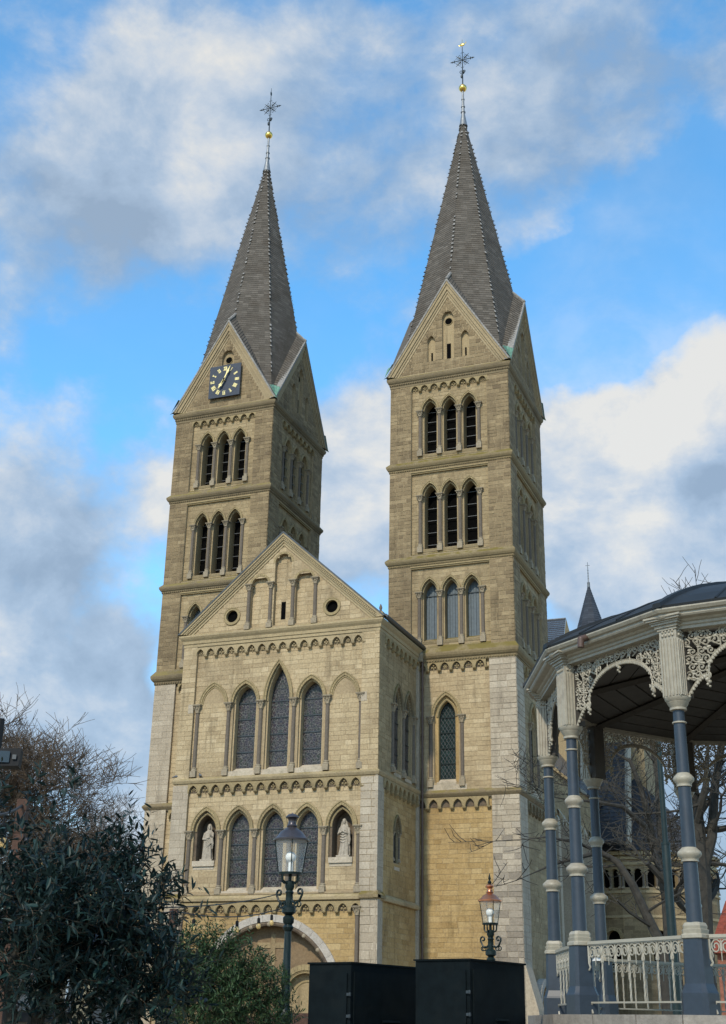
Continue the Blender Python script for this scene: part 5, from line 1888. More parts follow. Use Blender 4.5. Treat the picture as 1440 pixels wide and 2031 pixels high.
for row in range(9):
    for cidx in range(-9, 10):
        u = (cidx + (0.5 if row % 2 else 0)) * cell
        z = 7.12 - row * cell * 0.92
        if abs(u) > HWB - 0.05 or z < low_edge(u) + 0.07:
            continue
        sg = 1 if (u > 0) else -1
        if rl.random() < 0.25:
            sg = -sg
        u += rl.uniform(-0.012, 0.012); z += rl.uniform(-0.012, 0.012)
        ph = rl.uniform(-0.7, 0.7) + (PI if row % 2 else 0)
        pts = []
        R_ = 0.068 + rl.uniform(-0.006, 0.008)
        for i in range(13):
            th = ph + sg * i / 12 * 7.6
            rr = R_ * (1 - 0.82 * (i / 12) ** 1.2)
            pts.append((u + rr * math.cos(th), 0.006 * math.sin(i), z + rr * math.sin(th)))
        m.tube(pts, [0.0125] * 6 + [0.011] * 7, 4)
        m.ball(pts[-1], 0.021, 5, 4)
        # stem to the next scroll and a leaf
        q = (u - sg * cell * 0.55, 0, z - cell * 0.6)
        if q[2] > low_edge(q[0]) + 0.02 and abs(q[0]) < HWB:
            m.tube([pts[0], ((pts[0][0] + q[0]) / 2 + 0.02 * sg, 0, (pts[0][2] + q[2]) / 2), q], 0.011, 4)
        for _ in range(2):
            an = rl.uniform(0, 2 * PI)
            m.ball((u + 0.062 * math.cos(an), 0, z + 0.062 * math.sin(an)), 0.02, 5, 4, sx=1.5, sy=0.7)
for u in (-0.86, -0.52, -0.26, 0.26, 0.52, 0.86):
    z0 = low_edge(u) + 0.02
    m.tube([(u, 0, z0), (u, 0, 7.2)], 0.012, 4)
lace = m.mesh('lace_bracket', 'cream_paint')

# railing meshes
rz0, rz1 = 1.98, 2.85
HWR = chord / 2 - 0.19
m = MB(); m.box(-HWR, HWR, -0.03, 0.03, rz1 - 0.035, rz1 + 0.01); m.box(-HWR, HWR, -0.018, 0.018, rz1 - 0.05, rz1 - 0.037)
rail_t = m.mesh('top_rail', 'rail_paint')
m = MB(); m.box(-HWR, HWR, -0.015, 0.015, rz0, rz0 + 0.025)
for sg in (-1, 1):
    m.tube([(sg * (HWR - 0.02), 0, rz0), (sg * (HWR + 0.015), 0, rz0 - 0.05), (sg * (HWR - 0.01), 0, rz0 - 0.09), (sg * (HWR - 0.03), 0, rz0 - 0.14)], 0.017, 5)
    m.tube([(sg * (HWR + 0.01), 0, rz1 - 0.05), (sg * (HWR + 0.005), 0, rz1 - 0.30), (sg * (HWR - 0.02), 0, rz1 - 0.36), (sg * (HWR + 0.01), 0, rz1 - 0.40)], 0.016, 5)
rail_b = m.mesh('bottom_rail', 'rail_paint')
m = MB()
m.tube([(0, 0, rz0 + (rz1 - 0.04 - rz0) * i / 24) for i in range(25)], 0.0165, 4, smooth=False, twist=0.42)
m.lathe([(0.026, rz1 - 0.30), (0.026, rz1 - 0.27)], 8)
bal = m.mesh('baluster', 'rail_paint')
nb = 7
pitch = 2 * HWR / (nb)
m = MB()
for sg in (-1, 1):
    pts = [(sg * pitch * 0.03, 0, rz1 - 0.20), (sg * pitch * 0.02, 0, rz1 - 0.10)]
    for i in range(15):
        th = rad(150) - i / 14 * rad(560)
        rr = pitch * 0.25 * (1 - 0.052 * i)
        pts.append((sg * (pitch * 0.235 + rr * math.cos(th)), 0, rz1 - 0.15 + rr * 1.35 * math.sin(th)))
    m.tube(pts, 0.012, 5)
    m.tube([(sg * pitch * 0.46, 0, rz1 - 0.20), (sg * pitch * 0.40, 0, rz1 - 0.27), (sg * pitch * 0.46, 0, rz1 - 0.31), (sg * pitch * 0.49, 0, rz1 - 0.28)], 0.009, 4)
m.tube([(0, 0, rz1 - 0.06), (0, 0, rz1 - 0.34)], [0.012, 0.006], 5)
m.ball((0, 0, rz1 - 0.20), 0.02, 6, 4)
scr = m.mesh('scroll', 'rail_paint')

for i in range(BN):
    a0, a1 = BPH + 2 * PI * i / BN, BPH + 2 * PI * (i + 1) / BN
    am = (a0 + a1) / 2
    rr = BR * math.cos(PI / BN)
    loc = (rr * math.cos(am), rr * math.sin(am), 0)
    rzz = am + PI / 2
    obj('lace_bracket', lace, B, loc, rzz)
    if i == 5:
        continue                   # the steps come up here, on the far side
    r = obj('railing', rail_t, B, loc, rzz)
    obj('bottom_rail', rail_b, r)
    for k in range(nb + 1):
        u = -HWR + pitch * k
        if 0 < k < nb:
            obj('baluster', bal, r, (u, 0, 0))
        if k < nb:
            obj('scroll', scr, r, (u + pitch / 2, 0, 0))
    if i == 0 or i == 11:
        if i == 0:
            pass
    if i == 0:
        m = MB(); m.box(-0.98, -0.76, 0.02, 0.03, rz1 - 0.27, rz1 - 0.19)
        obj('name_plate', m, r, mat='white_paint')

# entablature, gutter, roof, ceiling
m = MB()
m.ngon_ring([(BR - 0.12, 7.20), (BR + 0.12, 7.20), (BR + 0.12, 7.24), (BR + 0.15, 7.255), (BR + 0.15, 7.29), (BR + 0.19, 7.305), (BR + 0.21, 7.33), (BR + 0.31, 7.345), (BR + 0.33, 7.37), (BR + 0.33, 7.40), (BR + 0.37, 7.415), (BR + 0.40, 7.455), (BR + 0.40, 7.485), (BR + 0.30, 7.50)], BN, BPH)
m.ngon_ring([(BR - 0.12, 7.20), (BR - 0.12, 7.45)], BN, BPH)
obj('entablature', m, B, mat='cream_paint')
prof = [(5.12, 7.475), (5.13, 7.515), (4.98, 7.60), (4.7, 7.76), (4.35, 7.93), (3.9, 8.12), (3.3, 8.32), (2.6, 8.52), (1.8, 8.72), (1.1, 8.90), (0.5, 9.15), (0.15, 9.6)]
m = MB(); m.ngon_ring(prof, BN, BPH)
roof = obj('roof', m, B, mat='roof_lead')
for i in range(BN):
    a = BPH + 2 * PI * i / BN
    m = MB()
    T_ = Vector((-math.sin(a), math.cos(a), 0)) * 0.075
    pr_ = prof[1:]
    vs, fs = [], []
    for r, z in pr_:
        c_ = Vector((r * math.cos(a), r * math.sin(a), z))
        k_ = min(1.0, r / 1.2)
        vs += [c_ - T_ * k_ * 1.1 - Vector((0, 0, 0.03)), c_ - T_ * k_ * 0.8 + Vector((0, 0, 0.045)), c_ + T_ * k_ * 0.8 + Vector((0, 0, 0.045)), c_ + T_ * k_ * 1.1 - Vector((0, 0, 0.03))]
    for q_ in range(len(pr_) - 1):
        for k_ in range(3):
            fs.append((q_ * 4 + k_, q_ * 4 + k_ + 1, q_ * 4 + k_ + 5, q_ * 4 + k_ + 4))
    fs.append((0, 1, 2, 3))
    m.add(vs, fs)
    obj('rib', m, roof, mat='roof_lead')
    # standing seams and lap joints
    for f in (1 / 3, 2 / 3):
        m = MB()
        a1 = a + 2 * PI / BN
        pts = []
        for r, z in prof[1:-2]:
            p0 = Vector((r * math.cos(a), r * math.sin(a), z)); p1 = Vector((r * math.cos(a1), r * math.sin(a1), z))
            pts.append(p0.lerp(p1, f) + Vector((0, 0, 0.008)))
        m.tube(pts, 0.018, 4)
        obj('seam', m, roof, mat='roof_lead')
m = MB(); m.lathe([(0.25, 9.2), (0.3, 9.3), (0.12, 9.5), (0.2, 9.7), (0.05, 10.0), (0.02, 10.6)], 10)
obj('roof_finial', m, roof, mat='roof_lead')
# boarded ceiling
nbd = 12
for i in range(BN):
    a0, a1 = BPH + 2 * PI * i / BN, BPH + 2 * PI * (i + 1) / BN
    for k in range(nbd):
        ra, rb = 4.62 - 4.3 * k / nbd, 4.62 - 4.3 * (k + 1) / nbd + 0.03
        za, zb_ = 7.24 + 0.95 * k / nbd, 7.24 + 0.95 * (k + 1) / nbd
        m = MB()
        vs = [(ra * math.cos(a0), ra * math.sin(a0), za), (ra * math.cos(a1), ra * math.sin(a1), za), (rb * math.cos(a1), rb * math.sin(a1), zb_ - 0.012), (rb * math.cos(a0), rb * math.sin(a0), zb_ - 0.012)]
        vs += [(x, y, z + 0.04) for x, y, z in vs]
        m.add(vs, [(3, 2, 1, 0), (0, 1, 5, 4), (2, 3, 7, 6)])
        obj('ceiling_board', m, B, mat='dark_board')
    m = MB(); m.tube([(4.6 * math.cos(a0), 4.6 * math.sin(a0), 7.20), (0.4 * math.cos(a0), 0.4 * math.sin(a0), 8.12)], 0.075, 4, smooth=False)
    obj('rafter', m, B, mat='dark_board')
# platform
m = MB(); m.ngon_ring([(5.0, 0), (5.0, 1.70)], BN, BPH)
obj('platform', m, B, mat='red_brick')
m = MB(); m.ngon_ring([(5.15, 1.795), (0.02, 1.80)], BN, BPH)
obj('deck', m, B, mat='coping')
for i in range(BN):
    a0, a1 = BPH + 2 * PI * i / BN, BPH + 2 * PI * (i + 1) / BN
    for k in range(3):
        f0, f1 = k / 3 + 0.003, (k + 1) / 3 - 0.003
        def pp(r, f):
            A = Vector((r * math.cos(a0), r * math.sin(a0), 0)); Bq = Vector((r * math.cos(a1), r * math.sin(a1), 0))
            return A.lerp(Bq, f)
        m = MB()
        vs = [pp(5.22, f0), pp(5.22, f1), pp(4.6, f1), pp(4.6, f0)]
        vs = [(v.x, v.y, 1.66) for v in vs] + [(v.x, v.y, 1.82) for v in vs]
        m.add(vs, [(0, 1, 5, 4), (4, 5, 6, 7), (1, 2, 6, 5), (3, 0, 4, 7), (3, 2, 1, 0)])
        obj('coping_stone', m, B, mat='coping')
# drain elbow under the eave
e0, e1, e2 = at(1190, 1256, 19.95), at(1152, 1268, 19.75), at(1152, 1284, 19.75)
m = MB(); m.tube([e0 - BC, e1 - BC], 0.055, 12); m.ball(e1 - BC, 0.057, 10, 8); m.tube([e1 - BC, e2 - BC], 0.055, 12)
obj('drain_elbow', m, B, mat='pipe_brown')
# ------------------------------------------------------------------ statues in the porch niches
def statue(x, y, z, label, veil):
    m = MB()
    n = 30
    # plinth
    m.box(-0.40, 0.40, -0.26, 0.26, 0.0, 0.13)
    prof = [(0.12, 0.34, 0.25, 1.0), (0.3, 0.33, 0.25, 1.0), (0.55, 0.30, 0.23, 0.9), (0.85, 0.27, 0.22, 0.8), (1.1, 0.255, 0.21, 0.6), (1.3, 0.25, 0.20, 0.5), (1.48, 0.265, 0.20, 0.35), (1.62, 0.275, 0.185, 0.2), (1.72, 0.245, 0.16, 0.1), (1.80, 0.15, 0.12, 0.0), (1.84, 0.085, 0.085, 0), (1.92, 0.075, 0.08, 0)]
    vs = []
    for zz, ax, ay, fo in prof:
        for k in range(n):
            a = 2 * PI * k / n
            f = 1 + 0.085 * fo * math.sin(7 * a + 1.5 * zz * (1 if veil else -1.4)) + 0.04 * fo * math.sin(13 * a + 2.0)
            sway = 0.05 * math.sin(zz * 1.9) * (1 if veil else -1)
            vs.append((ax * f * math.cos(a) + sway, ay * f * math.sin(a), zz))
    fs = [(i * n + k, i * n + (k + 1) % n, (i + 1) * n + (k + 1) % n, (i + 1) * n + k) for i in range(len(prof) - 1) for k in range(n)]
    fs += [tuple(range(n))[::-1], tuple((len(prof) - 1) * n + k for k in range(n))]
    m.add(vs, fs, 0.5, True)
    hx = 0.05 * math.sin(3.6) * (1 if veil else -1)
    tx = 0.04 if veil else 0.06
    # head with face, hair or veil
    m.ball((hx, -0.02, 2.03), 0.108, 12, 10, sx=0.9, sy=1.0, sz=1.25)
    m.ball((hx + tx, -0.115, 2.01), 0.024, 6, 5, sz=1.5)
    m.ball((hx + tx * 0.7, -0.085, 1.945), 0.05, 8, 6)
    for sg in (-1, 1):
        m.ball((hx + tx + sg * 0.035, -0.098, 2.045), 0.014, 6, 5)
    m.ball((hx - 0.01, 0.03, 2.06), 0.122, 12, 10, sz=1.18)
    if veil:
        m.tube([(hx - 0.11, 0.02, 2.05), (hx - 0.16, 0.03, 1.85), (hx - 0.24, 0.02, 1.62)], [0.05, 0.06, 0.05], 8)
        m.tube([(hx + 0.11, 0.02, 2.05), (hx + 0.16, 0.03, 1.85), (hx + 0.24, 0.02, 1.62)], [0.05, 0.06, 0.05], 8)
        arms = [((-0.25, 0, 1.66), (-0.33, -0.08, 1.30), (-0.16, -0.24, 1.40), (0.05, -0.25, 1.50)), ((0.25, 0, 1.66), (0.33, -0.08, 1.30), (0.16, -0.24, 1.38), (-0.04, -0.27, 1.48))]
        m.tube([(0.30, -0.10, 1.35), (0.36, -0.08, 1.0), (0.33, -0.06, 0.72)], [0.07, 0.07, 0.04], 8)
        for k in range(4):
            zz = 1.28 - 0.15 * k
            m.tube([(-0.2, -0.17, zz + 0.1), (0.0, -0.245, zz), (0.2, -0.17, zz + 0.1)], 0.03, 6)
    else:
        for sg in (-1, 1):
            m.tube([(hx + sg * 0.10, 0.0, 2.06), (hx + sg * 0.13, 0.02, 1.92), (hx + sg * 0.12, 0.02, 1.80)], [0.05, 0.05, 0.03], 8)
        m.ball((hx + tx * 0.8, -0.09, 1.915), 0.055, 8, 6, sz=1.3)
        arms = [((-0.25, 0, 1.66), (-0.33, -0.06, 1.28), (-0.12, -0.23, 1.26), (0.08, -0.24, 1.36)), ((0.25, 0, 1.66), (0.30, -0.12, 1.36), (0.20, -0.27, 1.56), (0.14, -0.28, 1.68))]
        for k in range(5):
            m.tube([(-0.27, -0.12, 1.15 - 0.13 * k), (0.0, -0.235, 1.22 - 0.10 * k), (0.26, -0.12, 1.42 - 0.08 * k)], 0.028, 6)
        m.tube([(0.26, -0.1, 1.4), (0.33, -0.1, 1.0), (0.30, -0.08, 0.7)], [0.06, 0.075, 0.04], 8)
    for ar in arms:
        m.tube(ar, [0.085, 0.08, 0.055, 0.04], 8)
        h = Vector(ar[-1]); d_ = (h - Vector(ar[-2])).normalized()
        for k in range(4):
            o_ = Vector((0, -0.01, (k - 1.5) * 0.02))
            m.tube([h + o_, h + o_ + d_ * 0.05, h + o_ + d_ * 0.09 + Vector((0, 0, 0.012))], [0.014, 0.013, 0.009], 5)
        m.tube([h, h + d_ * 0.03 + Vector((0, 0, 0.05))], [0.014, 0.01], 5)
    o = obj('statue', m, None, (x, y, z), mat='statue_stone')
    md = o.modifiers.new('skin', 'REMESH')
    md.mode = 'VOXEL'; md.voxel_size = 0.016; md.use_smooth_shade = True
    tag(o, label, 'statue', 'statues in the porch niches')
    return o


statue(PC + WINU[0] + 0.03, PY + REC + 0.40, 10.415, 'pale stone statue of a bearded robed figure in the left porch niche', False)
statue(PC + WINU[4] + 0.03, PY + REC + 0.40, 10.415, 'pale stone statue of a veiled robed figure in the right porch niche', True)

# pigeons on the ledge
for i, (x, rz_, lab) in enumerate(((-19.62, 0.3, 'grey pigeon at the left end of the upper porch ledge'), (-18.02, 2.4, 'grey pigeon beside the leftmost colonnette on the upper porch ledge'))):
    m = MB()
    m.ball((0, 0, 0.15), 0.085, 10, 8, sx=1.7, sz=0.95)
    m.ball((0.13, 0, 0.26), 0.045, 8, 6)
    m.tube([(0.09, 0, 0.18), (0.125, 0, 0.25)], [0.06, 0.04], 8)
    m.tube([(0.165, 0, 0.26), (0.2, 0, 0.25)], [0.012, 0.003], 5)
    m.tube([(-0.1, 0, 0.15), (-0.27, 0, 0.09)], [0.05, 0.025], 6)
    for sg in (-1, 1):
        m.tube([(0.02, sg * 0.03, 0.09), (0.02, sg * 0.03, 0.0)], 0.01, 4)
    tag(obj('pigeon', m, None, (x, PY - 0.02 + 0.05, 15.27), rz_, mat='pigeon_grey'), lab, 'bird', 'pigeons on the porch')


# ------------------------------------------------------------------ street lanterns
def lantern(p, z, label, dome, bracket, yaw=0.0):
    """z: dict of heights"""
    L = thing('street_lamp', label, 'street lamp', (p.x, p.y, 0), yaw, 'old-style street lanterns')
    s = z['s']
    m = MB()
    zt = z['pole']
    m.lathe([(0.16 * s, 0), (0.16 * s, 0.25), (0.13 * s, 0.32), (0.13 * s, 0.95), (0.15 * s, 1.0), (0.15 * s, 1.05), (0.10 * s, 1.15), (0.095 * s, 1.62), (0.115 * s, 1.66), (0.12 * s, 1.72), (0.085 * s, 1.78), (0.068 * s, 1.9), (0.052 * s, zt - 0.66), (0.07 * s, zt - 0.64), (0.085 * s, zt - 0.60), (0.06 * s, zt - 0.56), (0.085 * s, zt - 0.53), (0.09 * s, zt - 0.46), (0.055 * s, zt - 0.42), (0.11 * s, zt - 0.38), (0.11 * s, zt - 0.31), (0.05 * s, zt - 0.27), (0.06 * s, zt - 0.18), (0.055 * s, zt - 0.1), (0.07 * s, zt - 0.08), (0.05 * s, zt - 0.05), (0.075 * s, zt), (0.075 * s, zt + 0.09), (0.03 * s, zt + 0.1)], 14)
    obj('pole', m, L, mat='lamp_green')
    gb, gt, rb, rt = z['gb'], z['gt'], z['rb'], z['rt']
    # cradle
    for k in range(4):
        a = k * PI / 2
        m = MB()
        pts = [(0.05 * s, zt + 0.05), (0.12 * s, zt + 0.07), (rb * 0.95, (zt + gb) / 2 + 0.0), (rb * 0.98, gb)]
        m.tube([(r * math.cos(a), r * math.sin(a), zz) for r, zz in pts], 0.013 * s + 0.003, 6)
        obj('cradle_arm', m, L, mat='lamp_green')
    m = MB(); m.lathe([(0.028 * s, zt + 0.05), (0.028 * s, gb)], 8)
    obj('gas_pipe', m, L, mat='lamp_green')
    m = MB(); m.lathe([(rb * 0.4, gb - 0.015), (rb + 0.015, gb - 0.015), (rb + 0.02, gb + 0.02), (rb * 0.9, gb + 0.022)], 24)
    obj('base_ring', m, L, mat='lamp_green')
    m = MB(); m.lathe([(rb, gb), (rt, gt)], 28, cap=False)
    obj('glass', m, L, mat='lamp_glass')
    for k in range(4):
        a = PI / 4 + k * PI / 2
        m = MB(); m.tube([((rb + 0.008) * math.cos(a), (rb + 0.008) * math.sin(a), gb), ((rt + 0.008) * math.cos(a), (rt + 0.008) * math.sin(a), gt)], 0.008, 5)
        obj('glazing_bar', m, L, mat='lamp_green')
    dt, top = z['dt'], z['top']
    m = MB(); m.lathe([(rt * 0.9, gt - 0.02), (rt * 1.13, gt - 0.012), (rt * 1.14, gt + 0.01), (rt * 1.0, gt + 0.03), (rt * 0.86, gt + (dt - gt) * 0.35), (rt * 0.70, gt + (dt - gt) * 0.62), (rt * 0.45, gt + (dt - gt) * 0.85), (rt * 0.30, dt)], 28)
    obj('dome', m, L, mat=dome)
    cmat = 'lamp_copper' if dome == 'lamp_copper' else 'lamp_dome'
    ch = top - dt
    m = MB(); m.lathe([(rt * 0.30, dt), (rt * 0.34, dt + 0.02), (rt * 0.25, dt + 0.05), (rt * 0.25, dt + ch * 0.5), (rt * 0.30, dt + ch * 0.58), (rt * 0.42, dt + ch * 0.66), (rt * 0.42, dt + ch * 0.72), (rt * 0.25, dt + ch * 0.88), (rt * 0.06, dt + ch * 0.93), (rt * 0.04, top)], 20)
    obj('chimney', m, L, mat=cmat)
    if z.get('finial'):
        m = MB(); m.lathe([(0.03, top - 0.02), (0.045, top + 0.02), (0.015, top + 0.06), (0.03, top + 0.09), (0.005, top + 0.2)], 8)
        obj('finial', m, L, mat='lamp_green')
    m = MB(); m.ball((0, 0, gb + (gt - gb) * 0.50), 0.085 * s, 16, 10)
    obj('bulb', m, L, mat='bulb_white')
    m = MB(); m.lathe([(0.035 * s, gb + 0.02), (0.035 * s, gb + (gt - gb) * 0.36)], 8)
    obj('socket', m, L, mat='bulb_white')
    # scrolled ladder arms
    for sg in (-1, 1):
        m = MB()
        zz = zt - 0.20
        k_ = bracket
        pts = [(sg * 0.05, 0, zz), (sg * 0.13 * k_, 0, zz - 0.05), (sg * 0.22 * k_, 0, zz + 0.0), (sg * 0.27 * k_, 0, zz + 0.09)]
        for i in range(9):
            th = PI + i / 8 * 5.4
            rr = 0.055 * (1 - 0.07 * i)
            pts.append((sg * (0.27 * k_ + (0.055 + rr * math.cos(th)) * (-1 if bracket < 1.2 else 1)), 0, zz + 0.12 - rr * math.sin(th)))
        m.tube(pts, 0.018, 6)
        for i in range(3):
            th0 = i * 2.1
            m.tube([(sg * (0.10 + 0.045 * i + 0.04 * math.cos(th0 + j * 0.7)), 0.02 * (i - 1), zz - 0.06 + 0.04 * math.sin(th0 + j * 0.7)) for j in range(8)], 0.012, 5)
        obj('scroll_arm', m, L, mat='lamp_green')
    return L


l1 = at(577, 1700, 20.6)
lantern(l1, dict(s=1.0, pole=3.60, gb=3.80, gt=4.32, rb=0.18, rt=0.255, dt=4.52, top=4.75), 'dark green street lantern with grey dome standing before the porch', 'lamp_dome', 1.0, rad(-18))
l2 = at(972, 1800, 27.0)
lantern(l2, dict(s=1.0, pole=3.36, gb=3.57, gt=4.02, rb=0.145, rt=0.215, dt=4.17, top=4.37, finial=True), 'street lantern with a copper dome rising behind the black lockers', 'lamp_copper', 0.85, rad(-12))


# ------------------------------------------------------------------ dark steel lockers
def locker(c, ang, w1, w2, h, label):
    """corner c; one face runs left (w1), the other runs back (w2)"""
    o = thing('locker', label, 'locker', c, ang, 'black steel lockers beside the bandstand')
    m = MB(); m.box(-w1, 0, 0, w2, 0, h - 0.025)
    obj('body', m, o, mat='box_dark')
    m = MB(); m.box(-w1 - 0.025, 0.025, -0.025, w2 + 0.025, h - 0.025, h)
    obj('lid', m, o, mat='box_dark')
    m = MB(); m.box(-w1 + 0.06, -0.06, -0.022, 0.0, 0.08, h - 0.16)
    obj('door', m, o, mat='box_dark')
    m = MB(); m.box(0.0, 0.018, 0.07, w2 - 0.07, 0.08, h - 0.14)
    obj('side_panel', m, o, mat='box_dark')
    for k, z in enumerate((h - 0.48, h - 0.78)):
        m = MB(); m.lathe([(0.017, z), (0.02, z + 0.01), (0.017, z + 0.05)], 8, (0.005, -0.025, 0)); m.box(-0.05, -0.001, -0.035, -0.023, z + 0.005, z + 0.045)
        obj('hinge', m, o, mat='iron')
    for k in range(9):
        z = h - 0.80 - 0.055 * k
        m = MB()
        a, b_ = w2 * 0.42, w2 * 0.66
        m.add([(0.018, a, z), (0.018, b_, z), (0.05, b_, z - 0.03), (0.05, a, z - 0.03), (0.018, a, z - 0.04), (0.018, b_, z - 0.04)], [(0, 1, 2, 3), (3, 2, 5, 4), (0, 3, 4), (1, 5, 2)])
        obj('vent_slat', m, o, mat='box_dark')
    return o


la = math.atan2(-0.22, 0.77)
locker(Vector((11.39, -56.33, 0)), la, 0.80, 1.85, 2.49, 'smaller black steel locker just right of the grey-domed lantern')
locker(Vector((13.22, -56.30, 0)), la, 0.95, 1.55, 2.54, 'taller black steel locker in front of the copper lantern')

# brown plank planter behind the lamp foot
pp_ = at(594, 2010, 22.0)
o = thing('planter', 'dark brown plank planter between the grey-domed lantern and smaller locker', 'planter', (pp_.x, pp_.y, 0), la)
for k in range(7):
    m = MB(); m.box(-0.75, 0.45, 0, 0.5, 0.255 * k + 0.01, 0.255 * k + 0.25)
    obj('plank', m, o, mat='rust_wood')

# ------------------------------------------------------------------ timber posts and string lights
def post(p, h, w_, label):
    m = MB(); m.box(-w_, w_, -w_, w_, 0, h)
    o = obj('timber_post', m, None, (p.x, p.y, 0), 0.35, mat='rust_wood')
    tag(o, label, 'post', 'rusty posts carrying the string lights')
    return o


p2 = at(345, 1803, 15.0); p1 = at(47, 1586, 7.8)
post(p2, p2.z, 0.042, 'rust-brown post rising from the small-leaved olive bush')
post(p1, p1.z, 0.030, 'rust-brown post among the large dark olive at the left edge')
sl = thing('string_lights', 'black cable of string lights slung from the lantern to the posts', 'string lights', (l1.x, l1.y, 3.4))
O_ = Vector((l1.x, l1.y, 3.4))


def hang(a, b, sag, n=14):
    return [a.lerp(b, i / n) - Vector((0, 0, sag * 4 * (i / n) * (1 - i / n))) for i in range(n + 1)]


la_ = Vector((l1.x, l1.y, 0)) + Vector((-0.27, 0.09, 3.50))
lb_ = Vector((l1.x, l1.y, 0)) + Vector((-0.1, 0.03, 3.30))
P2 = Vector((p2.x, p2.y, p2.z - 0.02)); P1 = Vector((p1.x, p1.y, p1.z - 0.03))
offl = at(-60, 1600, 6.6)
runs = [hang(la_, at(300, 1800, 14.2), 0.05), hang(lb_, P2, 0.10), hang(P2, at(210, 1730, 10.5), 0.12), hang(at(210, 1730, 10.5), P1, 0.14), hang(P1, offl, 0.05)]
m = MB()
for r_ in runs:
    m.tube([q - O_ for q in r_], 0.008, 5)
obj('cable', m, sl, mat='cable')
m, t, b = material('bulb_amber')
b.inputs['Base Color'].default_value = (0.75, 0.55, 0.25, 1); b.inputs['Roughness'].default_value = 0.15
tr = t.node('ShaderNodeBsdfTransparent'); tr.inputs[0].default_value = (0.95, 0.88, 0.7, 1)
mx = t.node('ShaderNodeMixShader'); mx.inputs[0].default_value = 0.5
t.l.new(tr.outputs[0], mx.inputs[1]); t.l.new(b.outputs[0], mx.inputs[2]); t.l.new(mx.outputs[0], t.n['Material Output'].inputs[0])
for r_, ks in ((runs[1], (2, 4, 7, 12)), (runs[2], (3, 8)), (runs[3], (2, 7, 11)), (runs[4], (5,))):
    for k in ks:
        q = r_[k] - O_
        m = MB(); m.tube([q, q + Vector((0, 0, -0.05))], 0.006, 5); m.lathe([(0.018, -0.13), (0.022, -0.12), (0.022, -0.06), (0.012, -0.05)], 10, q)
        so = obj('lamp_holder', m, sl, mat='black_plastic')
        m = MB(); m.ball(q + Vector((0, 0, -0.165)), 0.036, 10, 8, sz=1.15)
        obj('bulb', m, so, mat='bulb_amber')

# black floodlight on its pole at the left edge
fl = at(14, 1505, 7.0)
o = thing('floodlight', 'black box floodlight on a slim pole at the left edge', 'floodlight', (fl.x, fl.y, 0), 0.5)
m = MB()
m.add([(-0.09, -0.05, fl.z - 0.05), (0.07, -0.06, fl.z - 0.045), (0.07, 0.05, fl.z - 0.045), (-0.09, 0.05, fl.z - 0.05), (-0.09, -0.04, fl.z + 0.045), (0.075, -0.05, fl.z + 0.05), (0.075, 0.05, fl.z + 0.05), (-0.09, 0.05, fl.z + 0.045)], [(0, 1, 5, 4), (1, 2, 6, 5), (2, 3, 7, 6), (3, 0, 4, 7), (4, 5, 6, 7), (3, 2, 1, 0)])
obj('housing', m, o, mat='black_plastic')
m = MB(); m.box(-0.07, 0.02, -0.062, -0.056, fl.z - 0.03, fl.z + 0.03); obj('front_glass', m, o, mat='window_dark')
m = MB(); m.box(0.035, 0.055, -0.066, -0.056, fl.z - 0.012, fl.z + 0.012); obj('badge', m, o, mat='bar_metal')
m = MB(); m.tube([(-0.06, 0.03, 0), (-0.06, 0.03, fl.z + 0.22)], 0.018, 8); obj('pole', m, o, mat='black_plastic')

# teal lamp post beyond the bandstand
tp_ = at(1322, 1700, 36)
o = thing('lamp_post', 'tall stepped teal steel pole standing behind the bandstand', 'pole', (tp_.x, tp_.y, 0))
m = MB(); m.lathe([(0.12, 0), (0.115, 6.3), (0.105, 6.35)], 12); obj('lower_tube', m, o, mat='pole_teal')
m = MB(); m.lathe([(0.075, 6.3), (0.07, 9.4)], 12); obj('upper_tube', m, o, mat='pole_teal')
m = MB(); m.lathe([(0.125, 6.3), (0.125, 6.36)], 12); obj('collar', m, o, mat='pole_teal')


# ------------------------------------------------------------------ olives
def leaf_mesh(L, W, mat, name='leaf'):
    m = MB()
    pts = [(0, 0, 0), (L * 0.3, W * 0.5, W * 0.12), (L * 0.65, W * 0.45, W * 0.05), (L, 0, -W * 0.25), (L * 0.65, -W * 0.45, W * 0.05), (L * 0.3, -W * 0.5, W * 0.12), (L * 0.33, 0, -W * 0.06), (L * 0.67, 0, -W * 0.1)]
    m.add(pts, [(0, 6, 1), (6, 7, 2, 1), (7, 3, 2), (0, 5, 6), (5, 4, 7, 6), (4, 3, 7)], 0.5)
    return m, m.mesh(name, mat)


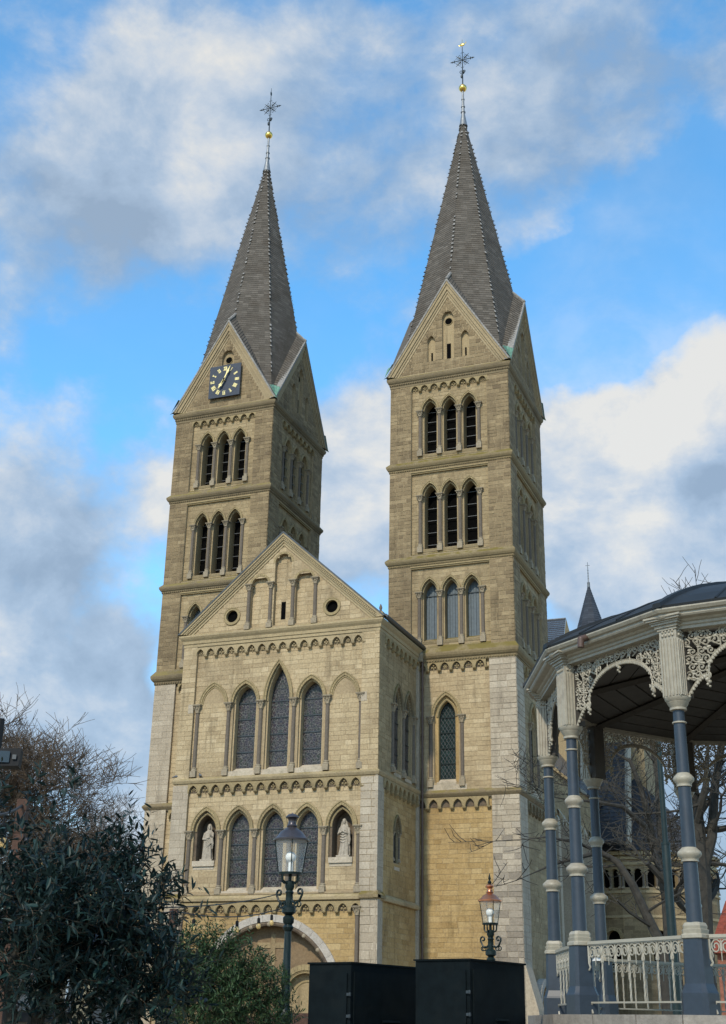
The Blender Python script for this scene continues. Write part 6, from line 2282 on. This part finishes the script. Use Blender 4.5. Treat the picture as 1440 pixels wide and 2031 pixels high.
def olive(name, label, base, clusters, n_leaf, L, W, mat, seed, stems, group=None, fruit=0, upright=0.3):
    rr = random.Random(seed)
    o = thing(name, label, 'shrub', base, 0, group)
    bv = Vector(base)
    lm, lme = leaf_mesh(L, W, mat)
    tw = MB(); fo = MB()
    leaves = []
    tot = sum(c[1] ** 3 * c[2] for c in clusters)
    fruits = []
    for (c, r, dens) in clusters:
        n = int(n_leaf * r ** 3 * dens / tot)
        per = 13
        for _ in range(max(1, n // per)):
            # a twig with leaves in pairs
            while True:
                v = Vector((rr.uniform(-1, 1), rr.uniform(-1, 1), rr.uniform(-1, 1)))
                if v.length < 1 and rr.random() < 0.35 + 0.65 * v.length:
                    break
            p = c + v * r
            d = (v.normalized() * 0.6 + Vector((rr.gauss(0, 0.5), rr.gauss(0, 0.5), rr.gauss(upright, 0.45)))).normalized()
            ln = L * rr.uniform(2.0, 3.6)
            pts = [p]
            for k in range(5):
                d = (d + Vector((rr.gauss(0, 0.12), rr.gauss(0, 0.12), rr.gauss(-0.03, 0.1)))).normalized()
                pts.append(pts[-1] + d * ln / 5)
            tw.tube(pts, [L * 0.022, L * 0.02, L * 0.018, L * 0.015, L * 0.012, L * 0.008], 3)
            for k in range(per):
                f = (k // 2 + 0.5) / (per / 2) * 4.99
                i = int(f)
                q = pts[i].lerp(pts[min(5, i + 1)], f - i)
                tdir = (pts[min(5, i + 1)] - pts[i]).normalized()
                sd_ = tdir.orthogonal().normalized()
                sd_.rotate(Matrix.Rotation(rr.uniform(0, 2 * PI), 3, tdir))
                ld = (tdir * rr.uniform(0.3, 1.0) + sd_ * (1 if k % 2 else -1)).normalized()
                s_ = rr.uniform(0.5, 1.35)
                up_ = (Vector((rr.gauss(0, 0.5), rr.gauss(0, 0.5), 1))).normalized()
                y_ = up_.cross(ld)
                if y_.length < 1e-3:
                    continue
                y_.normalize(); z_ = ld.cross(y_)
                leaves.append((q, ld, y_, z_, s_))
            if fruit and rr.random() < fruit:
                fruits.append(pts[3] + Vector((0, 0, -L * 0.3)))
    leaves.sort(key=lambda q: (q[0] - CAM).length)
    for i, (q, ld, y_, z_, s_) in enumerate(leaves):
        M_ = Matrix(((ld.x, y_.x, z_.x), (ld.y, y_.y, z_.y), (ld.z, y_.z, z_.z)))
        if i < 300:
            lo = obj('leaf', lme, o, q - bv)
            lo.rotation_euler = M_.to_euler(); lo.scale = (s_, s_, s_)
        else:
            fo.add([q - bv + M_ @ (Vector(v) * s_) for v in lm.v], lm.f, rr.random())
    for v in tw.v:
        pass
    tw.v = [tuple(Vector(v) - bv) for v in tw.v]
    obj('foliage', fo, o, mat=mat, kind='stuff')
    obj('twigs', tw, o, mat='twig', kind='stuff')
    for i, st in enumerate(stems):
        m = MB(); m.tube([Vector(q) - bv for q, _ in st], [r for _, r in st], 8)
        obj('stem' if i else 'trunk', m, o, mat='bark_dark')
    for q in fruits[:60]:
        m = cached(('olive',), lambda: MB().ball((0, 0, 0), 0.011, 8, 6, sz=1.2).mesh('olive_fruit', 'olive_fruit'))
        obj('olive_fruit', m, o, q - bv)
    return o


cl = []
for px, py, D_, r, dn in ((40, 1800, 6.6, .23, 1), (140, 1820, 6.7, .23, 1), (235, 1715, 6.8, .15, 1.2), (255, 1790, 6.7, .17, 1.2), (40, 1880, 6.4, .25, 1), (150, 1900, 6.6, .24, 1), (245, 1920, 6.5, .22, 1.1),
                          (20, 1690, 6.5, .16, .3), (100, 1700, 6.9, .14, .25), (300, 1850, 6.6, .13, 1.2), (310, 1960, 6.5, .17, 1), (190, 1990, 6.6, .18, .8), (275, 1665, 6.7, .07, 1.2), (90, 1790, 6.2, .17, .7), (325, 1800, 6.8, .07, 1.2), (200, 1830, 6.3, .2, .9), (300, 2020, 6.5, .16, 1), (60, 1600, 6.6, .10, .5), (135, 1610, 6.7, .08, .5), (205, 1655, 6.7, .06, 1.2), (338, 1745, 6.7, .05, 1.2), (15, 1630, 6.5, .10, .6), (330, 1900, 6.7, .08, 1.2), (170, 1720, 6.8, .10, .7)):
    cl.append((at(px, py, D_), r, dn))
g0 = at(70, 2000, 6.6); g0.z = 0
olive('olive_tree', 'large dark teal-leaved olive filling the lower left corner', g0, cl, 15000, 0.060, 0.0145, 'leaf_teal', 11,
      [[(g0, .05), (at(72, 2020, 6.6), .04), (at(95, 1930, 6.6), .032), (at(108, 1780, 6.7), .022), (at(100, 1660, 6.8), .01)],
       [(at(20, 2031, 6.5), .035), (at(22, 1950, 6.5), .03), (at(40, 1800, 6.5), .015)],
       [(at(72, 2000, 6.6), .03), (at(130, 1930, 6.5), .02), (at(200, 1800, 6.6), .012)],
       [(at(98, 1770, 6.7), .006), (at(95, 1690, 6.7), .005), (at(60, 1640, 6.7), .003)],
       [(at(100, 1760, 6.6), .006), (at(118, 1700, 6.6), .005), (at(150, 1660, 6.6), .003)]], 'olive bushes at the lower left', fruit=0.10, upright=0.35)
cl = []
for px, py, D_, r, dn in ((370, 1935, 12, .30, 1), (440, 1925, 12, .27, 1), (505, 1965, 12, .26, 1), (400, 2000, 11.8, .36, 1), (480, 2020, 12, .34, 1), (545, 2010, 12.2, .18, 1), (400, 1878, 12.1, .16, .6), (440, 1872, 12, .13, .5), (545, 1950, 12.2, .13, .6), (350, 1900, 12, .14, .7), (490, 1905, 12, .14, .6)):
    cl.append((at(px, py, D_), r, dn))
g1 = at(430, 2000, 12); g1.z = 0
olive('olive_bush', 'green small-leaved olive bush in front of the portal', g1, cl, 25000, 0.046, 0.0115, 'leaf_olive', 5,
      [[(g1, .05), (at(430, 2010, 12), .035), (at(410, 1900, 12), .012)], [(g1, .04), (at(470, 2000, 12), .025), (at(500, 1920, 12), .01)]], 'olive bushes at the lower left', upright=0.75)


# ------------------------------------------------------------------ bare winter trees
def bare_tree(name, label, base, height, r0, seed, group, lean=(0, 0), forks=4, twig_n=5, limbs=None, levels=5, first=0.25, mat='bark', spread=0.55, twmat='twig'):
    rr = random.Random(seed)
    o = thing(name, label, 'tree', base, 0, group)
    tk, tw = MB(), MB()

    def grow(p, d, ln, r, lev):
        n = 4 if lev < 2 else 3
        pts = [p]
        dd = d.copy()
        for k in range(n):
            dd = (dd + Vector((rr.gauss(0, 0.16), rr.gauss(0, 0.16), rr.gauss(0.07, 0.10)))).normalized()
            pts.append(pts[-1] + dd * ln / n)
        rs = [r * (1 - 0.38 * k / n) for k in range(n + 1)]
        if lev <= 2:
            tk.tube(pts, rs, 7 if lev == 0 else 5)
        else:
            tw.tube(pts, rs, 3)
        if lev >= levels:
            return
        nk = forks if lev < 2 else twig_n
        for k in range(nk):
            f = 0.35 + 0.65 * (k + rr.random() * 0.6) / nk
            i = min(n - 1, int(f * n))
            q = pts[i].lerp(pts[i + 1], f * n - i)
            ax = Vector((rr.gauss(0, 1), rr.gauss(0, 1), rr.gauss(0.0, 0.5)))
            nd = (dd * (1 - spread) + ax.normalized() * spread * 1.15 + Vector((0, 0, 0.12))).normalized()
            grow(q, nd, ln * rr.uniform(0.52, 0.78), max(0.013, rs[i] * rr.uniform(0.40, 0.58)), lev + 1)

    if limbs:
        for (pts, rs) in limbs:
            pts = [Vector(q) - Vector(base) for q in pts]
            tk.tube(pts, rs, 8)
            L_ = sum((pts[i + 1] - pts[i]).length for i in range(len(pts) - 1))
            for i in range(1, len(pts)):
                for _ in range(forks):
                    f = rr.random()
                    q = pts[i - 1].lerp(pts[i], f)
                    if q.z < 3:
                        continue
                    d = (pts[i] - pts[i - 1]).normalized()
                    ax = Vector((rr.gauss(0, 1), rr.gauss(0, 1), rr.gauss(0, 0.6))).normalized()
                    grow(q, (d * 0.4 + ax * 0.8).normalized(), height * rr.uniform(0.10, 0.2), rs[i] * 0.42, 2)
            grow(pts[-1], (pts[-1] - pts[-2]).normalized(), height * 0.16, rs[-1], 2)
    else:
        d = Vector((lean[0], lean[1], 1)).normalized()
        p = Vector((0, 0, 0))
        q = d * height * first
        tk.tube([p, q * 0.5, q], [r0 * 1.25, r0 * 1.05, r0], 8)
        for k in range(forks):
            a = 2 * PI * k / forks + rr.uniform(0, 0.8)
            nd = (Vector((math.cos(a) * spread, math.sin(a) * spread, 1.0)) + d * 0.3).normalized()
            grow(q, nd, height * rr.uniform(0.27, 0.36), r0 * 0.58, 1)
    obj('trunk', tk, o, mat=mat)
    obj('crown', tw, o, mat=twmat, kind='stuff')
    return o


def ground_at(px, D_):
    q = at(px, 1900, D_); q.z = 0
    return q


GT_ = 'bare winter trees left of the church'
bare_tree('bare_tree', 'tallest bare tree, cut by the left edge of the picture', ground_at(-130, 60), 17.5, 0.34, 21, GT_, forks=5, twig_n=5, levels=6)
bare_tree('bare_tree', 'broad bare tree with greenish limbs nearest the left tower', ground_at(130, 98), 20.0, 0.36, 34, GT_, forks=5, twig_n=5, levels=6, spread=0.6, lean=(0.05, 0))
bare_tree('bare_tree', 'lower bare tree between the tall and the broad one', ground_at(30, 70), 12.5, 0.24, 8, GT_, forks=5, twig_n=5, levels=6, spread=0.62)
bare_tree('bare_tree', 'small bare tree close against the foot of the left tower', ground_at(245, 104), 13.0, 0.26, 17, GT_, forks=5, twig_n=5, levels=6, spread=0.6)
GR_ = 'bare winter trees behind the bandstand'
b1 = ground_at(1392, 44)
bare_tree('bare_tree', 'thick-trunked bare tree right of the front bandstand column', b1, 14, 0.34, 3, GR_, forks=2, twig_n=4, levels=5, mat='bark_dark', twmat='bark_dark', limbs=[
    ([b1, at(1392, 1880, 44), at(1388, 1740, 44), at(1380, 1640, 44), at(1368, 1540, 44), at(1352, 1420, 44), at(1345, 1330, 44)], [.42, .38, .36, .30, .22, .12, .04]),
    ([at(1386, 1760, 44), at(1412, 1660, 44), at(1418, 1560, 44), at(1434, 1450, 44), at(1440, 1370, 44)], [.2, .17, .14, .09, .03]),
    ([at(1380, 1640, 44), at(1400, 1560, 43), at(1404, 1480, 43)], [.18, .12, .05])], spread=0.6)
b2 = ground_at(1345, 60)
bare_tree('bare_tree', 'leaning bare tree whose limbs cross in front of the apse', b2, 14, 0.3, 9, GR_, forks=1, twig_n=4, levels=5, mat='bark_dark', twmat='bark_dark', limbs=[
    ([b2, at(1330, 1860, 60), at(1318, 1700, 60), at(1308, 1600, 60), at(1306, 1540, 60), at(1290, 1460, 60), at(1270, 1380, 60)], [.36, .30, .25, .2, .16, .11, .05]),
    ([at(1325, 1800, 60), at(1290, 1640, 59), at(1270, 1560, 58), at(1250, 1510, 58), at(1215, 1490, 58)], [.2, .15, .12, .09, .04]),
    ([at(1322, 1760, 60), at(1280, 1640, 57), at(1235, 1600, 56), at(1180, 1590, 55), at(1120, 1585, 54)], [.16, .13, .10, .07, .03])], spread=0.65)
b3 = ground_at(1318, 40)
bare_tree('bare_tree', 'bare tree with a drooping limb reaching left over the tower foot', b3, 9, 0.25, 14, GR_, forks=1, twig_n=3, levels=4, mat='bark_dark', twmat='bark_dark', limbs=[
    ([b3, at(1318, 1885, 40), at(1285, 1820, 40), at(1255, 1755, 40), at(1225, 1710, 40), at(1190, 1690, 40), at(1150, 1700, 39), at(1095, 1715, 38.5), at(1050, 1735, 38)], [.22, .17, .14, .12, .10, .085, .06, .04, .015]),
    ([at(1190, 1690, 40), at(1140, 1670, 39), at(1085, 1660, 38), at(1040, 1665, 38)], [.06, .045, .03, .012])], spread=0.7)

# ------------------------------------------------------------------ houses glimpsed at the edges
hp = ground_at(30, 64)
o = thing('house', 'grey rendered house with white-framed windows glimpsed under the olive', 'house', hp, 0.25)
m = MB(); m.box(-9, 3.6, 0, 8, 0, 4.9)
obj('wall', m, o, mat='house_wall')
m = MB(); m.box(3.0, 3.7, -0.06, 0.5, 0, 4.95)
obj('corner_pilaster', m, o, mat='house_beige')
m = MB(); m.add([(-9.3, -0.4, 4.85), (4.0, -0.4, 4.85), (4.0, 8.4, 4.85), (-9.3, 8.4, 4.85), (-9.3, 4, 6.4), (4.0, 4, 6.4)], [(0, 1, 5, 4), (2, 3, 4, 5), (1, 2, 5), (0, 4, 3)])
obj('roof', m, o, mat='slate_blue')
for x in (-7.5, -4.6, -1.7, 2.15):
    m = MB(); m.wall(rect(x - 0.55, x + 0.55, 2.3, 4.5), [rect(x - 0.45, x + 0.45, 2.42, 3.45), rect(x - 0.45, x + 0.45, 3.58, 4.4)], -0.05, 0.03)
    f = obj('window', m, o, mat='white_paint')
    for z0, z1 in ((2.42, 3.45), (3.58, 4.4)):
        m = MB(); m.box(x - 0.46, x + 0.46, -0.02, 0.0, z0, z1)
        obj('pane', m, f, mat='window_dark')
m = MB(); m.box(-8.6, 2.9, -0.5, 0.0, 1.5, 1.95)
obj('awning', m, o, mat='black_plastic')
hp = ground_at(1612, 80)
o = thing('house', 'brick house with an orange-red tiled roof at the far right edge', 'house', hp, -0.15)
m = MB(); m.box(-5.4, 8, 0, 9, 0, 6.0)
obj('wall', m, o, mat='red_brick')
m = MB()
rows, cols = 9, 30
tilem = MB(); tilem.add([(-.5, 0, 0), (.5, 0, 0), (.5, 1, 1), (-.5, 1, 1), (-.5, 0, -.12), (.5, 0, -.12)], [(0, 1, 2, 3), (4, 5, 1, 0)])
rf = MB(); rf.add([(-5.8, -0.4, 5.95), (8.4, -0.4, 5.95), (8.4, 4.5, 9.3), (-5.8, 4.5, 9.3), (8.4, 9.4, 5.95), (-5.8, 9.4, 5.95)], [(0, 1, 2, 3), (3, 2, 4, 5), (1, 4, 2), (0, 3, 5)])
ro = obj('roof', rf, o, mat='roof_tile_red')
tm = tilem.mesh('roof_tile', 'roof_tile_red')
for i in range(9):
    for j in range(10):
        obj('roof_tile', tm, ro, (-5.55 + 0.48 * j, -0.42 + 4.9 * i / 9, 5.99 + 3.35 * i / 9), scale=(0.46, 4.9 / 9 + 0.06, 3.35 / 9))
